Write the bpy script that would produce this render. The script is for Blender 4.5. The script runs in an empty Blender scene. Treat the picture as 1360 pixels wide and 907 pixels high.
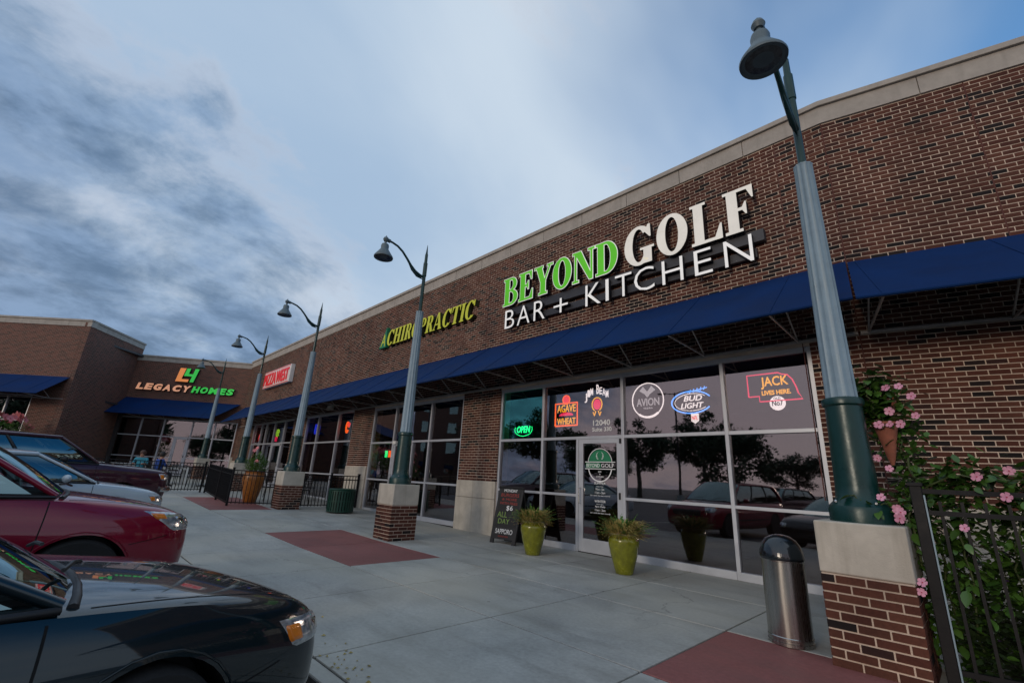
import bpy, bmesh, math, random
import numpy as np
from mathutils import Vector, Matrix
from mathutils.bvhtree import BVHTree
R = math.radians
random.seed(7)
SC = bpy.context.scene
COL = SC.collection

# ------------------------------------------------------------------ camera
F_PX, PITCH, ROLL, YAW, CAM_H = 597.18, 0.2982, -0.0517, -0.7993, 1.283
def cam_axes():
    f = Vector((math.sin(YAW)*math.cos(PITCH), math.cos(YAW)*math.cos(PITCH), math.sin(PITCH)))
    r = Vector((math.cos(YAW), -math.sin(YAW), 0)); d = f.cross(r)
    c, s = math.cos(ROLL), math.sin(ROLL)
    return c*r+s*d, -s*r+c*d, f
CR, CD, CF = cam_axes()
cam = bpy.data.cameras.new('camera'); cam.sensor_width = 36; cam.lens = 36*F_PX/1360
cam.clip_start = .05; cam.clip_end = 3000
camo = bpy.data.objects.new('camera', cam); COL.objects.link(camo)
camo.matrix_world = Matrix(((CR.x, -CD.x, -CF.x, 0), (CR.y, -CD.y, -CF.y, 0), (CR.z, -CD.z, -CF.z, CAM_H), (0, 0, 0, 1)))
SC.camera = camo
def pix(P):
    q = Vector(P)-Vector((0, 0, CAM_H)); z = q.dot(CF)
    return (680+F_PX*q.dot(CR)/z, 453.5+F_PX*q.dot(CD)/z, z) if z > .05 else (-9999, -9999, z)

# ------------------------------------------------------------------ sky, sun, exposure
SUN_EL, SUN_AZ = R(12), R(176)          # azimuth clockwise from +Y: the sun is low behind the camera
W = bpy.data.worlds.new('World'); SC.world = W; W.use_nodes = True
def sky_nodes():
    nt = W.node_tree; N = nt.nodes; L = nt.links
    bg = N['Background']
    def n(t, **k):
        o = N.new(t)
        for a, b in k.items(): setattr(o, a, b)
        return o
    def math_(op, a, b=None, c=None, clamp=False):
        o = n('ShaderNodeMath', operation=op); o.use_clamp = clamp
        for i, x in enumerate((a, b, c)):
            if x is None: continue
            if isinstance(x, (int, float)): o.inputs[i].default_value = x
            else: L.new(x, o.inputs[i])
        return o.outputs[0]
    def mix(f, a, b):
        o = n('ShaderNodeMix', data_type='RGBA')
        for s, x in ((o.inputs[0], f), (o.inputs[6], a), (o.inputs[7], b)):
            if isinstance(x, (int, float)): s.default_value = x
            elif isinstance(x, tuple): s.default_value = (*x, 1)
            else: L.new(x, s)
        return o.outputs[2]
    def ramp(x, lo, hi):
        o = n('ShaderNodeMapRange', interpolation_type='SMOOTHSTEP'); L.new(x, o.inputs[0])
        o.inputs[1].default_value = lo; o.inputs[2].default_value = hi; return o.outputs[0]
    sky = n('ShaderNodeTexSky', sky_type='NISHITA'); sky.sun_disc = False
    sky.sun_elevation = SUN_EL; sky.sun_rotation = SUN_AZ; sky.altitude = 300; sky.air_density = 1.3; sky.dust_density = 1.6; sky.ozone_density = 2.5
    tc = n('ShaderNodeTexCoord'); sep = n('ShaderNodeSeparateXYZ'); L.new(tc.outputs['Generated'], sep.inputs[0])
    x, y, z = sep.outputs
    zz = math_('ADD', math_('MAXIMUM', z, 0.0), .42)
    px = math_('DIVIDE', x, zz); py = math_('DIVIDE', y, zz)
    cmb = n('ShaderNodeCombineXYZ'); L.new(px, cmb.inputs[0]); L.new(py, cmb.inputs[1])
    def noise(scale, detail, rough, off, st=(1, 1, 1), rot=0, dist=0.0):
        mp = n('ShaderNodeMapping'); mp.inputs['Location'].default_value = off; mp.inputs['Scale'].default_value = st
        mp.inputs['Rotation'].default_value = (0, 0, rot); L.new(cmb.outputs[0], mp.inputs[0])
        t = n('ShaderNodeTexNoise'); t.inputs['Scale'].default_value = scale; t.inputs['Detail'].default_value = detail
        t.inputs['Roughness'].default_value = rough; t.inputs['Distortion'].default_value = dist; L.new(mp.outputs[0], t.inputs[0])
        return t.outputs[0]
    # clear air: the Nishita sky tinted towards the deep evening blue of the photograph
    vs = n('ShaderNodeVectorMath', operation='MULTIPLY'); L.new(sky.outputs[0], vs.inputs[0]); vs.inputs[1].default_value = SKY_TINT
    clear = vs.outputs[0]
    # pale sheet of high cloud over most of the sky, thinning to clear air on the far side
    def dot(v): return math_('ADD', math_('ADD', math_('MULTIPLY', x, v[0]), math_('MULTIPLY', y, v[1])), math_('MULTIPLY', z, v[2]))
    s1 = noise(1.0, 5, .5, (1.3, .4, 0), (1, .55, 1), R(40), .3)
    clr = dot((.30, .64, .71))
    sheet = math_('SUBTRACT', 1.0, ramp(math_('ADD', clr, math_('MULTIPLY', math_('SUBTRACT', s1, .5), -.7)), .74, 1.0))
    s2 = noise(1.5, 6, .5, (5.2, 1.7, 0), (1, .6, 1), R(52), .4)
    pale = mix(ramp(s2, .3, .72), (3.7, 5.0, 6.7), (5.8, 6.8, 7.9))
    west = math_('MULTIPLY', ramp(math_('MULTIPLY', y, -1.0), -.1, .75), math_('SUBTRACT', 1.0, ramp(z, .0, .75)))
    pale = mix(west, pale, (6.6, 5.3, 5.7))
    c1 = mix(math_('MULTIPLY', sheet, .97), clear, pale)
    # broken low grey-blue cloud towards the horizon
    s3 = noise(2.6, 12, .62, (2.6, 7.9, 0), (1, .8, 1), R(60), .25)
    q = math_('ADD', z, math_('MULTIPLY', y, .35))
    low = math_('SUBTRACT', 1.0, ramp(q, .16, .70))
    side = ramp(math_('MULTIPLY', x, -1.0), .25, .8)
    dv = math_('ADD', s3, math_('MULTIPLY', math_('MULTIPLY', low, side), .42))
    dm = ramp(dv, .60, .86)
    s4 = noise(8.0, 9, .62, (9.1, 3.3, 0), (1, .75, 1), R(60), .2)
    dark = mix(ramp(s4, .36, .66), (.75, 1.45, 2.6), (2.0, 3.1, 4.9))
    rim = math_('MULTIPLY', math_('MULTIPLY', ramp(dv, .56, .66), math_('SUBTRACT', 1.0, ramp(dv, .66, .76))), .22)
    c2 = mix(math_('MULTIPLY', dm, .86), mix(rim, c1, (6.6, 6.3, 6.6)), dark)
    L.new(c2, bg.inputs[0]); bg.inputs[1].default_value = 0.1
SKY_TINT = (.42, 1.32, 2.0)
sky_nodes()
sd = bpy.data.lights.new('sun', 'SUN'); sd.energy = 0.9; sd.angle = R(12); sd.color = (1, .84, .68)
so = bpy.data.objects.new('sun', sd); COL.objects.link(so)
so.rotation_euler = Vector((math.sin(SUN_AZ)*math.cos(SUN_EL), math.cos(SUN_AZ)*math.cos(SUN_EL), math.sin(SUN_EL))).to_track_quat('Z', 'Y').to_euler()
so.location = (0, -30, 20)
SC.view_settings.view_transform = 'Standard'; SC.view_settings.look = 'None'
SC.view_settings.exposure = 0.06; SC.view_settings.gamma = 1; SC.view_settings.use_curve_mapping = False
SC.render.engine = 'CYCLES'; SC.cycles.max_bounces = 8; SC.cycles.transparent_max_bounces = 12
SC.cycles.use_denoising = True; SC.cycles.caustics_reflective = False; SC.cycles.caustics_refractive = False

# ------------------------------------------------------------------ helpers
class MB:
    def __init__(s): s.v = []; s.f = []; s.mi = []; s.cur = 0
    def add(s, vs, fs):
        o = len(s.v); s.v += [tuple(p) for p in vs]
        for f in fs: s.f.append(tuple(i+o for i in f)); s.mi.append(s.cur)
        return s
    def box(s, cx, cy, cz, sx, sy, sz, rz=0):
        c, n = math.cos(rz), math.sin(rz); vs = []
        for k in (-.5, .5):
            for a, b in ((-.5, -.5), (.5, -.5), (.5, .5), (-.5, .5)):
                X, Y = a*sx, b*sy; vs.append((cx+X*c-Y*n, cy+X*n+Y*c, cz+k*sz))
        return s.add(vs, [(3, 2, 1, 0), (4, 5, 6, 7), (0, 1, 5, 4), (1, 2, 6, 5), (2, 3, 7, 6), (3, 0, 4, 7)])
    def b2(s, x0, x1, y0, y1, z0, z1): return s.box((x0+x1)/2, (y0+y1)/2, (z0+z1)/2, abs(x1-x0), abs(y1-y0), abs(z1-z0))
    def bar(s, a, b, w, h, up=(0, 0, 1)):
        a = Vector(a); b = Vector(b); t = (b-a).normalized(); u = Vector(up)
        r = t.cross(u)
        if r.length < 1e-4: r = t.cross(Vector((1, 0, 0)))
        r.normalize(); u = r.cross(t)
        vs = [p+r*(i*w/2)+u*(j*h/2) for p in (a, b) for i, j in ((-1, -1), (1, -1), (1, 1), (-1, 1))]
        return s.add(vs, [(0, 1, 2, 3), (7, 6, 5, 4), (0, 4, 5, 1), (1, 5, 6, 2), (2, 6, 7, 3), (3, 7, 4, 0)])
    def tube(s, pts, r, n=8, cap=True):
        pts = [Vector(p) for p in pts]; rr = r if isinstance(r, (list, tuple)) else [r]*len(pts)
        vs = []; prev = None
        for i, p in enumerate(pts):
            t = (pts[min(i+1, len(pts)-1)]-pts[max(i-1, 0)]).normalized()
            if prev is None:
                a = t.cross(Vector((0, 0, 1)))
                if a.length < 1e-3: a = t.cross(Vector((1, 0, 0)))
            else: a = prev-t*prev.dot(t)
            a.normalize(); prev = a; b = t.cross(a)
            vs += [p+(a*math.cos(q)+b*math.sin(q))*rr[i] for q in (2*math.pi*k/n for k in range(n))]
        fs = []
        for i in range(len(pts)-1):
            for k in range(n):
                k2 = (k+1) % n; fs.append((i*n+k, i*n+k2, (i+1)*n+k2, (i+1)*n+k))
        if cap: fs.append(tuple(range(n-1, -1, -1))); fs.append(tuple(range((len(pts)-1)*n, len(pts)*n)))
        return s.add(vs, fs)
    def lathe(s, prof, n=24, c=(0, 0, 0), flute=0, nf=8):
        vs = []; fs = []
        for r, z in prof:
            for k in range(n):
                q = 2*math.pi*k/n; rr = r*(1-flute*abs(math.sin(q*nf/2))) if flute else r
                vs.append((c[0]+rr*math.cos(q), c[1]+rr*math.sin(q), c[2]+z))
        for i in range(len(prof)-1):
            for k in range(n):
                k2 = (k+1) % n; fs.append((i*n+k, i*n+k2, (i+1)*n+k2, (i+1)*n+k))
        if prof[0][0] > 1e-4: fs.append(tuple(range(n-1, -1, -1)))
        if prof[-1][0] > 1e-4: fs.append(tuple(range((len(prof)-1)*n, len(prof)*n)))
        return s.add(vs, fs)
    def prism(s, pts, h0, h1, m=lambda x, y, h: (x, y, h)):
        n = len(pts); a = sum(pts[i][0]*pts[(i+1) % n][1]-pts[(i+1) % n][0]*pts[i][1] for i in range(n))
        if a < 0: pts = pts[::-1]
        vs = [m(x, y, h0) for x, y in pts]+[m(x, y, h1) for x, y in pts]
        return s.add(vs, [tuple(range(n-1, -1, -1)), tuple(range(n, 2*n))]+[(i, (i+1) % n, (i+1) % n+n, i+n) for i in range(n)])
    def mesh(s, name, mats, smooth=None):
        me = bpy.data.meshes.new(name); me.from_pydata(s.v, [], s.f); me.validate(clean_customdata=False)
        for m in (mats if isinstance(mats, (list, tuple)) else [mats]): me.materials.append(m)
        if isinstance(mats, (list, tuple)) and len(mats) > 1: me.polygons.foreach_set('material_index', s.mi)
        if smooth is not None: me.shade_smooth(); me.set_sharp_from_angle(angle=R(smooth))
        me.update(); return me
    def build(s, name, mats, parent=None, smooth=None, bevel=0, loc=(0, 0, 0), rot=(0, 0, 0)):
        o = link(name, s.mesh(name, mats, smooth), parent, loc, rot)
        if bevel:
            b = o.modifiers.new('bevel', 'BEVEL'); b.width = bevel; b.segments = 2; b.limit_method = 'ANGLE'; b.angle_limit = R(40)
        return o
def link(name, data, parent=None, loc=(0, 0, 0), rot=(0, 0, 0)):
    o = bpy.data.objects.new(name, data); COL.objects.link(o); o.parent = parent; o.location = loc; o.rotation_euler = rot; return o
def tag(o, label, cat, group=None):
    o['label'] = label; o['category'] = cat
    if group: o['group'] = group
    return o
def thing(name, label, cat, loc=(0, 0, 0), rz=0, group=None):
    return tag(link(name, None, None, loc, (0, 0, rz)), label, cat, group)
def struct(o, kind='structure'): o['kind'] = kind; return o
def copy_tree(o, parent=None):
    c = o.copy(); COL.objects.link(c); c.parent = parent
    for ch in list(o.children): copy_tree(ch, c)
    return c
def bake(o):
    dg = bpy.context.evaluated_depsgraph_get(); me = bpy.data.meshes.new_from_object(o.evaluated_get(dg))
    o.modifiers.clear(); o.data = me; return o
def text_mesh(txt, size, ext, mat, off=0, bev=0, sx=1, shear=0, align='LEFT', space=1):
    c = bpy.data.curves.new('text', 'FONT'); c.body = txt; c.size = size; c.extrude = ext; c.offset = off; c.bevel_depth = bev
    c.align_x = align; c.shear = shear; c.space_character = space; c.resolution_u = 3; c.bevel_resolution = 1
    o = bpy.data.objects.new('text', c); COL.objects.link(o); bpy.context.view_layer.update()
    me = bpy.data.meshes.new_from_object(o.evaluated_get(bpy.context.evaluated_depsgraph_get()))
    bpy.data.objects.remove(o); bpy.data.curves.remove(c)
    if sx != 1: me.transform(Matrix.Diagonal((sx, 1, 1, 1)))
    me.materials.clear(); me.materials.append(mat); return me
def fit_text(txt, width, cap, ext, mat, **k):
    me = text_mesh(txt, 1, ext, mat, **k); v = [p.co for p in me.vertices]
    x0, x1 = min(p.x for p in v), max(p.x for p in v); y0, y1 = min(p.y for p in v), max(p.y for p in v)
    me.transform(Matrix.Diagonal((width/(x1-x0), cap/(y1-y0), 1, 1)) @ Matrix.Translation((-x0, -y0, 0))); return me
def zg(x): return float(np.interp(x, [-60, -30, -20, -15, -8, 60], [.6, .5, .28, .12, 0, 0]))

# ------------------------------------------------------------------ materials
def mat(name):
    m = bpy.data.materials.new(name); m.use_nodes = True; nt = m.node_tree; b = nt.nodes['Principled BSDF']; return m, nt, b
def nd(nt, t, ins=None, **k):
    o = nt.nodes.new(t)
    for a, v in k.items(): setattr(o, a, v)
    for a, v in (ins or {}).items():
        if isinstance(v, bpy.types.NodeSocket): nt.links.new(v, o.inputs[a])
        else: o.inputs[a].default_value = v
    return o
def coords(nt, kind='Object', scale=(1, 1, 1)):
    tc = nd(nt, 'ShaderNodeTexCoord'); return nd(nt, 'ShaderNodeMapping', {0: tc.outputs[kind], 'Scale': scale}).outputs[0]
def cramp(nt, fac, stops):
    r = nd(nt, 'ShaderNodeValToRGB', {0: fac}); e = r.color_ramp.elements
    e[0].position, e[0].color = stops[0][0], (*stops[0][1], 1); e[1].position, e[1].color = stops[-1][0], (*stops[-1][1], 1)
    for p, c in stops[1:-1]: q = e.new(p); q.color = (*c, 1)
    return r.outputs[0]
def simple(name, col, rough=.5, metal=0, var=.12, scale=6, bump=0, bscale=60, coat=0, kind='Object', stretch=(1, 1, 1), spec=.5, rvar=.1):
    m, nt, b = mat(name); v = coords(nt, kind, stretch)
    n1 = nd(nt, 'ShaderNodeTexNoise', {0: v, 'Scale': scale, 'Detail': 6, 'Roughness': .6}).outputs[0]
    lo = tuple(c*(1-var) for c in col); hi = tuple(min(1, c*(1+var)) for c in col)
    nt.links.new(cramp(nt, n1, [(.3, lo), (.7, hi)]), b.inputs['Base Color'])
    rr = nd(nt, 'ShaderNodeMapRange', {0: n1, 1: .3, 2: .7, 3: max(.02, rough-rvar), 4: min(1, rough+rvar)}); nt.links.new(rr.outputs[0], b.inputs['Roughness'])
    b.inputs['Metallic'].default_value = metal; b.inputs['Specular IOR Level'].default_value = spec
    if coat: b.inputs['Coat Weight'].default_value = coat; b.inputs['Coat Roughness'].default_value = .03
    if bump:
        n2 = nd(nt, 'ShaderNodeTexNoise', {0: v, 'Scale': bscale, 'Detail': 4}).outputs[0]
        nt.links.new(nd(nt, 'ShaderNodeBump', {'Height': n2, 'Strength': bump, 'Distance': .01}).outputs[0], b.inputs['Normal'])
    return m
def emit(name, col, s, base=(.02, .02, .02)):
    m, nt, b = mat(name); b.inputs['Base Color'].default_value = (*base, 1); b.inputs['Emission Color'].default_value = (*col, 1); b.inputs['Emission Strength'].default_value = s
    b.inputs['Roughness'].default_value = .3; return m
M = {}
BR = [(0, (.010, .008, .008)), (.15, (.017, .011, .011)), (.19, (.058, .020, .014)), (.45, (.082, .027, .018)), (.75, (.102, .039, .025)), (1, (.068, .025, .017))]
def brick_mat(name, src):
    m, nt, b = mat(name)
    rnd = nd(nt, 'ShaderNodeObjectInfo').outputs['Random'] if src == 'obj' else nd(nt, 'ShaderNodeNewGeometry').outputs['Random Per Island']
    c = cramp(nt, rnd, BR)
    g = nd(nt, 'ShaderNodeNewGeometry').outputs['Position']
    n1 = nd(nt, 'ShaderNodeTexNoise', {0: g, 'Scale': 45, 'Detail': 5, 'Roughness': .7}).outputs[0]
    n0 = nd(nt, 'ShaderNodeTexNoise', {0: g, 'Scale': .7, 'Detail': 4}).outputs[0]
    st = nd(nt, 'ShaderNodeTexNoise', {0: nd(nt, 'ShaderNodeMapping', {0: g, 'Scale': (2.2, 2.2, .22)}).outputs[0], 'Scale': 1, 'Detail': 5}).outputs[0]
    h0 = nd(nt, 'ShaderNodeMath', {0: n1, 1: n0}, operation='ADD').outputs[0]
    h = nd(nt, 'ShaderNodeMath', {0: h0, 1: st}, operation='ADD').outputs[0]
    f = nd(nt, 'ShaderNodeMapRange', {0: h, 1: 1.1, 2: 1.9, 3: .6, 4: 1.45}).outputs[0]
    vm = nd(nt, 'ShaderNodeVectorMath', {0: c}, operation='SCALE'); nt.links.new(f, vm.inputs['Scale'])
    nt.links.new(vm.outputs[0], b.inputs['Base Color']); b.inputs['Roughness'].default_value = .85; b.inputs['Specular IOR Level'].default_value = .25
    nt.links.new(nd(nt, 'ShaderNodeBump', {'Height': n1, 'Strength': .5, 'Distance': .004}).outputs[0], b.inputs['Normal'])
    return m
M['brick'] = brick_mat('brick', 'obj'); M['brickwork'] = brick_mat('brickwork', 'island')
M['mortar'] = simple('mortar', (.58, .465, .37), .95, var=.30, scale=1.4, bump=.6, bscale=120, kind='Object')
def far_brick():
    m, nt, b = mat('far_brick'); uv = nd(nt, 'ShaderNodeUVMap').outputs[0]
    t = nd(nt, 'ShaderNodeTexBrick', {0: uv, 'Color1': (.135, .040, .026, 1), 'Color2': (.030, .012, .010, 1), 'Mortar': (.22, .155, .115, 1), 'Scale': 1, 'Mortar Size': .009, 'Bias': -.2, 'Brick Width': .2032, 'Row Height': .0677}, offset=.5)
    nt.links.new(t.outputs[0], b.inputs['Base Color']); b.inputs['Roughness'].default_value = .85
    nt.links.new(nd(nt, 'ShaderNodeBump', {'Height': t.outputs[1], 'Strength': .6, 'Distance': -.006}).outputs[0], b.inputs['Normal']); return m
M['far_brick'] = far_brick()
def stone_mat(name, col, stain):
    m, nt, b = mat(name); g = nd(nt, 'ShaderNodeNewGeometry').outputs['Position']
    a = nd(nt, 'ShaderNodeTexNoise', {0: g, 'Scale': 3.5, 'Detail': 7, 'Roughness': .65}).outputs[0]
    st = nd(nt, 'ShaderNodeMapping', {0: g, 'Scale': (9, 9, .8)}).outputs[0]
    s = nd(nt, 'ShaderNodeTexNoise', {0: st, 'Scale': 1, 'Detail': 5}).outputs[0]
    c1 = cramp(nt, a, [(.3, tuple(x*.8 for x in col)), (.7, tuple(x*1.12 for x in col))])
    mm = nd(nt, 'ShaderNodeMix', {6: c1, 7: (*stain, 1)}, data_type='RGBA')
    nt.links.new(nd(nt, 'ShaderNodeMapRange', {0: s, 1: .54, 2: .75, 3: 0, 4: .55}).outputs[0], mm.inputs[0])
    nt.links.new(mm.outputs[2], b.inputs['Base Color']); b.inputs['Roughness'].default_value = .85
    n2 = nd(nt, 'ShaderNodeTexNoise', {0: g, 'Scale': 90, 'Detail': 4}).outputs[0]
    nt.links.new(nd(nt, 'ShaderNodeBump', {'Height': n2, 'Strength': .35, 'Distance': .004}).outputs[0], b.inputs['Normal']); return m
M['stone'] = stone_mat('cast_stone', (.50, .46, .385), (.27, .235, .18))
M['coping'] = stone_mat('coping_stone', (.38, .345, .30), (.26, .235, .2))
def concrete(name, cols, grime, gs=.6, wear=False):
    m, nt, b = mat(name); g = nd(nt, 'ShaderNodeNewGeometry').outputs['Position']
    a = nd(nt, 'ShaderNodeTexNoise', {0: g, 'Scale': 1.1, 'Detail': 8, 'Roughness': .62, 'Distortion': .4}).outputs[0]
    f = nd(nt, 'ShaderNodeTexNoise', {0: g, 'Scale': 26, 'Detail': 6, 'Roughness': .7}).outputs[0]
    k = nd(nt, 'ShaderNodeTexNoise', {0: nd(nt, 'ShaderNodeMapping', {0: g, 'Scale': (.6, 2.2, 1)}).outputs[0], 'Scale': 1.4, 'Detail': 6, 'Roughness': .6}).outputs[0]
    c1 = cramp(nt, a, [(.28, cols[0]), (.5, cols[1]), (.72, cols[2])])
    c2 = nd(nt, 'ShaderNodeMix', {0: .55, 6: c1}, data_type='RGBA', blend_type='OVERLAY'); nt.links.new(cramp(nt, f, [(.25, (.3, .3, .3)), (.75, (.68, .68, .68))]), c2.inputs[7])
    c3 = nd(nt, 'ShaderNodeMix', {6: c2.outputs[2], 7: (*grime, 1)}, data_type='RGBA')
    nt.links.new(nd(nt, 'ShaderNodeMapRange', {0: k, 1: .5, 2: .74, 3: 0, 4: gs}).outputs[0], c3.inputs[0])
    oi = nd(nt, 'ShaderNodeObjectInfo').outputs['Random']
    sc = nd(nt, 'ShaderNodeMapRange', {0: oi, 3: .93, 4: 1.07}).outputs[0]
    vm = nd(nt, 'ShaderNodeVectorMath', {0: c3.outputs[2]}, operation='SCALE'); nt.links.new(sc, vm.inputs['Scale'])
    top = vm.outputs[0]
    if wear:                                                      # gum spots, drips and hairline cracks
        v1 = nd(nt, 'ShaderNodeTexVoronoi', {0: g, 'Scale': 2.3}).outputs['Distance']
        sp = nd(nt, 'ShaderNodeMapRange', {0: v1, 1: .035, 2: .055, 3: .55, 4: 0}).outputs[0]
        wv = nd(nt, 'ShaderNodeVectorMath', {0: g, 1: nd(nt, 'ShaderNodeTexNoise', {0: g, 'Scale': 1.3, 'Detail': 5}).outputs['Color']}, operation='ADD').outputs[0]
        v2 = nd(nt, 'ShaderNodeTexVoronoi', {0: wv, 'Scale': .33}, feature='DISTANCE_TO_EDGE').outputs['Distance']
        ck = nd(nt, 'ShaderNodeMapRange', {0: v2, 1: .0, 2: .004, 3: .5, 4: 0}).outputs[0]
        bl_ = nd(nt, 'ShaderNodeTexNoise', {0: g, 'Scale': .45, 'Detail': 3}).outputs[0]
        ck = nd(nt, 'ShaderNodeMath', {0: ck, 1: nd(nt, 'ShaderNodeMapRange', {0: bl_, 1: .5, 2: .6}).outputs[0]}, operation='MULTIPLY').outputs[0]
        wm = nd(nt, 'ShaderNodeMapRange', {0: bl_, 1: .42, 2: .68, 3: 0, 4: .5}).outputs[0]
        x1 = nd(nt, 'ShaderNodeMix', {0: wm, 6: top, 7: (*[c_*1.12 for c_ in (cols[2][0], cols[2][1]*.93, cols[2][2]*.80)], 1)}, data_type='RGBA').outputs[2]
        x2 = nd(nt, 'ShaderNodeMix', {0: sp, 6: x1, 7: (.10, .095, .09, 1)}, data_type='RGBA').outputs[2]
        top = nd(nt, 'ShaderNodeMix', {0: ck, 6: x2, 7: (.08, .075, .07, 1)}, data_type='RGBA').outputs[2]
    nt.links.new(top, b.inputs['Base Color'])
    nt.links.new(nd(nt, 'ShaderNodeMapRange', {0: a, 1: .3, 2: .7, 3: .5, 4: .8}).outputs[0], b.inputs['Roughness'])
    nt.links.new(nd(nt, 'ShaderNodeBump', {'Height': f, 'Strength': .3, 'Distance': .004}).outputs[0], b.inputs['Normal']); return m
M['concrete'] = concrete('concrete', [(.26, .262, .245), (.35, .35, .325), (.45, .44, .40)], (.17, .168, .15), wear=True)
M['red_concrete'] = concrete('red_stained_concrete', [(.185, .062, .056), (.225, .077, .069), (.26, .093, .083)], (.15, .07, .062), .5, wear=True)
M['asphalt'] = concrete('asphalt', [(.045, .045, .047), (.06, .06, .062), (.075, .074, .074)], (.035, .034, .034))
M['joint'] = simple('joint_fill', (.06, .055, .05), .95)
M['paint_line'] = simple('road_paint', (.55, .54, .5), .8, var=.2)
M['alu'] = simple('brushed_aluminium', (.52, .54, .57), .42, .35, var=.06, scale=3)
M['black_metal'] = simple('black_metal', (.006, .006, .007), .55, .0, spec=.25, var=.2, bump=.1)
M['lamp_green'] = simple('dark_green_paint', (.004, .034, .031), .32, .1, var=.15, bump=.08, bscale=40)
M['lamp_grey'] = simple('pale_blue_grey_paint', (.22, .305, .36), .5, .1, var=.14, bump=.1, bscale=30)
M['lamp_head'] = simple('grey_green_lamp_paint', (.10, .135, .15), .5, .1, var=.2, bump=.1, bscale=30)
M['lens'] = simple('lamp_lens', (.07, .075, .08), .25, .3, var=.4, scale=18)
M['awning'] = simple('navy_canvas', (.002, .022, .095), .8, spec=.15, var=.18, scale=1.2, bump=.25, bscale=220)
M['awn_frame'] = simple('awning_frame_metal', (.40, .37, .35), .5, .3, var=.2)
def glass(name, tint, refl, lo=.10, rough=.015, wob=.0012):
    m = bpy.data.materials.new(name); m.use_nodes = True; nt = m.node_tree; nt.nodes.remove(nt.nodes['Principled BSDF']); out = nt.nodes['Material Output']
    g = nd(nt, 'ShaderNodeNewGeometry').outputs['Position']
    w = nd(nt, 'ShaderNodeTexNoise', {0: g, 'Scale': 1.6, 'Detail': 1}).outputs[0]
    bp = nd(nt, 'ShaderNodeBump', {'Height': w, 'Strength': 1, 'Distance': wob}).outputs[0]
    tr = nd(nt, 'ShaderNodeBsdfTransparent', {0: (*tint, 1)}); gl = nd(nt, 'ShaderNodeBsdfGlossy', {'Color': (*refl, 1), 'Roughness': rough, 'Normal': bp})
    fc = nd(nt, 'ShaderNodeLayerWeight', {'Blend': .5, 'Normal': bp}).outputs['Facing']; lw = nd(nt, 'ShaderNodeMath', {0: fc, 1: 4.0}, operation='POWER').outputs[0]
    f = nd(nt, 'ShaderNodeMapRange', {0: lw, 1: .0, 2: 1, 3: lo, 4: 1}).outputs[0]
    nt.links.new(nd(nt, 'ShaderNodeMixShader', {0: f, 1: tr.outputs[0], 2: gl.outputs[0]}).outputs[0], out.inputs[0]); return m
M['glass'] = glass('tinted_storefront_glass', (.66, .62, .62), (1, .96, .97), .165)
M['teal_glass'] = glass('teal_glow_glass', (.50, .86, .80), (.40, 1, .9), .17)  # teal glow of the OPEN window, put into the tint and reflection colour
M['car_glass'] = glass('car_glass', (.10, .13, .13), (.75, 1, 1), .26, wob=.0)
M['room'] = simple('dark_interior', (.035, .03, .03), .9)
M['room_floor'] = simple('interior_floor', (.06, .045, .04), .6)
def paint(name, col, flake=.0, rough=.28):
    m = simple(name, col, rough, flake, var=.05, scale=2, coat=1.0, rvar=.04, spec=.15); return m
M['p_dark'] = paint('dark_teal_car_paint', (.0012, .0085, .0125), 0, .35)
M['p_red'] = paint('crimson_car_paint', (.21, .003, .022), .2, .32)
M['p_white'] = paint('pale_blue_white_car_paint', (.46, .53, .58), .1, .35)
M['p_maroon'] = paint('dark_maroon_car_paint', (.05, .012, .022), .1, .35)
M['p_silver'] = paint('silver_car_paint', (.30, .31, .33), .5, .35)
M['tyre'] = simple('tyre_rubber', (.012, .012, .012), .85, var=.2, bump=.3)
M['rim'] = simple('alloy_rim', (.38, .39, .40), .35, .8)
M['trim'] = simple('black_plastic', (.010, .010, .011), .5, var=.2)
M['gap'] = simple('panel_gap', (.002, .002, .002), .9)
M['chrome'] = simple('chrome', (.6, .61, .62), .15, 1.0, var=.03)
M['headlamp'] = simple('headlamp_lens', (.42, .44, .45), .12, .55, var=.5, scale=22, coat=1)
M['amber'] = simple('amber_lens', (.75, .20, .01), .2, var=.15, scale=30, coat=1)
M['taillamp'] = simple('tail_lamp', (.25, .006, .006), .2, coat=1)
M['steel'] = simple('brushed_steel', (.42, .40, .37), .27, 1.0, var=.10, scale=3, stretch=(14, 14, .3))
M['black_gloss'] = simple('black_gloss_plastic', (.006, .009, .012), .18, coat=.6)
M['pot'] = simple('olive_glaze', (.19, .195, .008), .22, var=.35, scale=9, coat=.5, bump=.1, bscale=14)
M['pot_rim'] = simple('worn_pot_rim', (.30, .28, .17), .5, var=.3, scale=20)
M['pot_orange'] = simple('orange_glaze', (.30, .105, .016), .35, var=.35, scale=7, stretch=(3, 3, 1), bump=.2, bscale=10)
M['terracotta'] = simple('terracotta', (.26, .085, .05), .8, var=.25, scale=14, bump=.3)
M['soil'] = simple('soil', (.03, .02, .014), .95, bump=.8, bscale=40)
def leafmat(name, a, b_, rough=.5, trans=.25):
    m, nt, b = mat(name); rnd = nd(nt, 'ShaderNodeNewGeometry').outputs['Random Per Island']; oi = nd(nt, 'ShaderNodeObjectInfo').outputs['Random']
    s = nd(nt, 'ShaderNodeMath', {0: rnd, 1: oi}, operation='ADD'); s2 = nd(nt, 'ShaderNodeMath', {0: s.outputs[0], 1: 1.0}, operation='PINGPONG')
    nt.links.new(cramp(nt, s2.outputs[0], [(0, a), (1, b_)]), b.inputs['Base Color']); b.inputs['Roughness'].default_value = rough
    b.inputs['Subsurface Weight'].default_value = 0; return m
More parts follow.
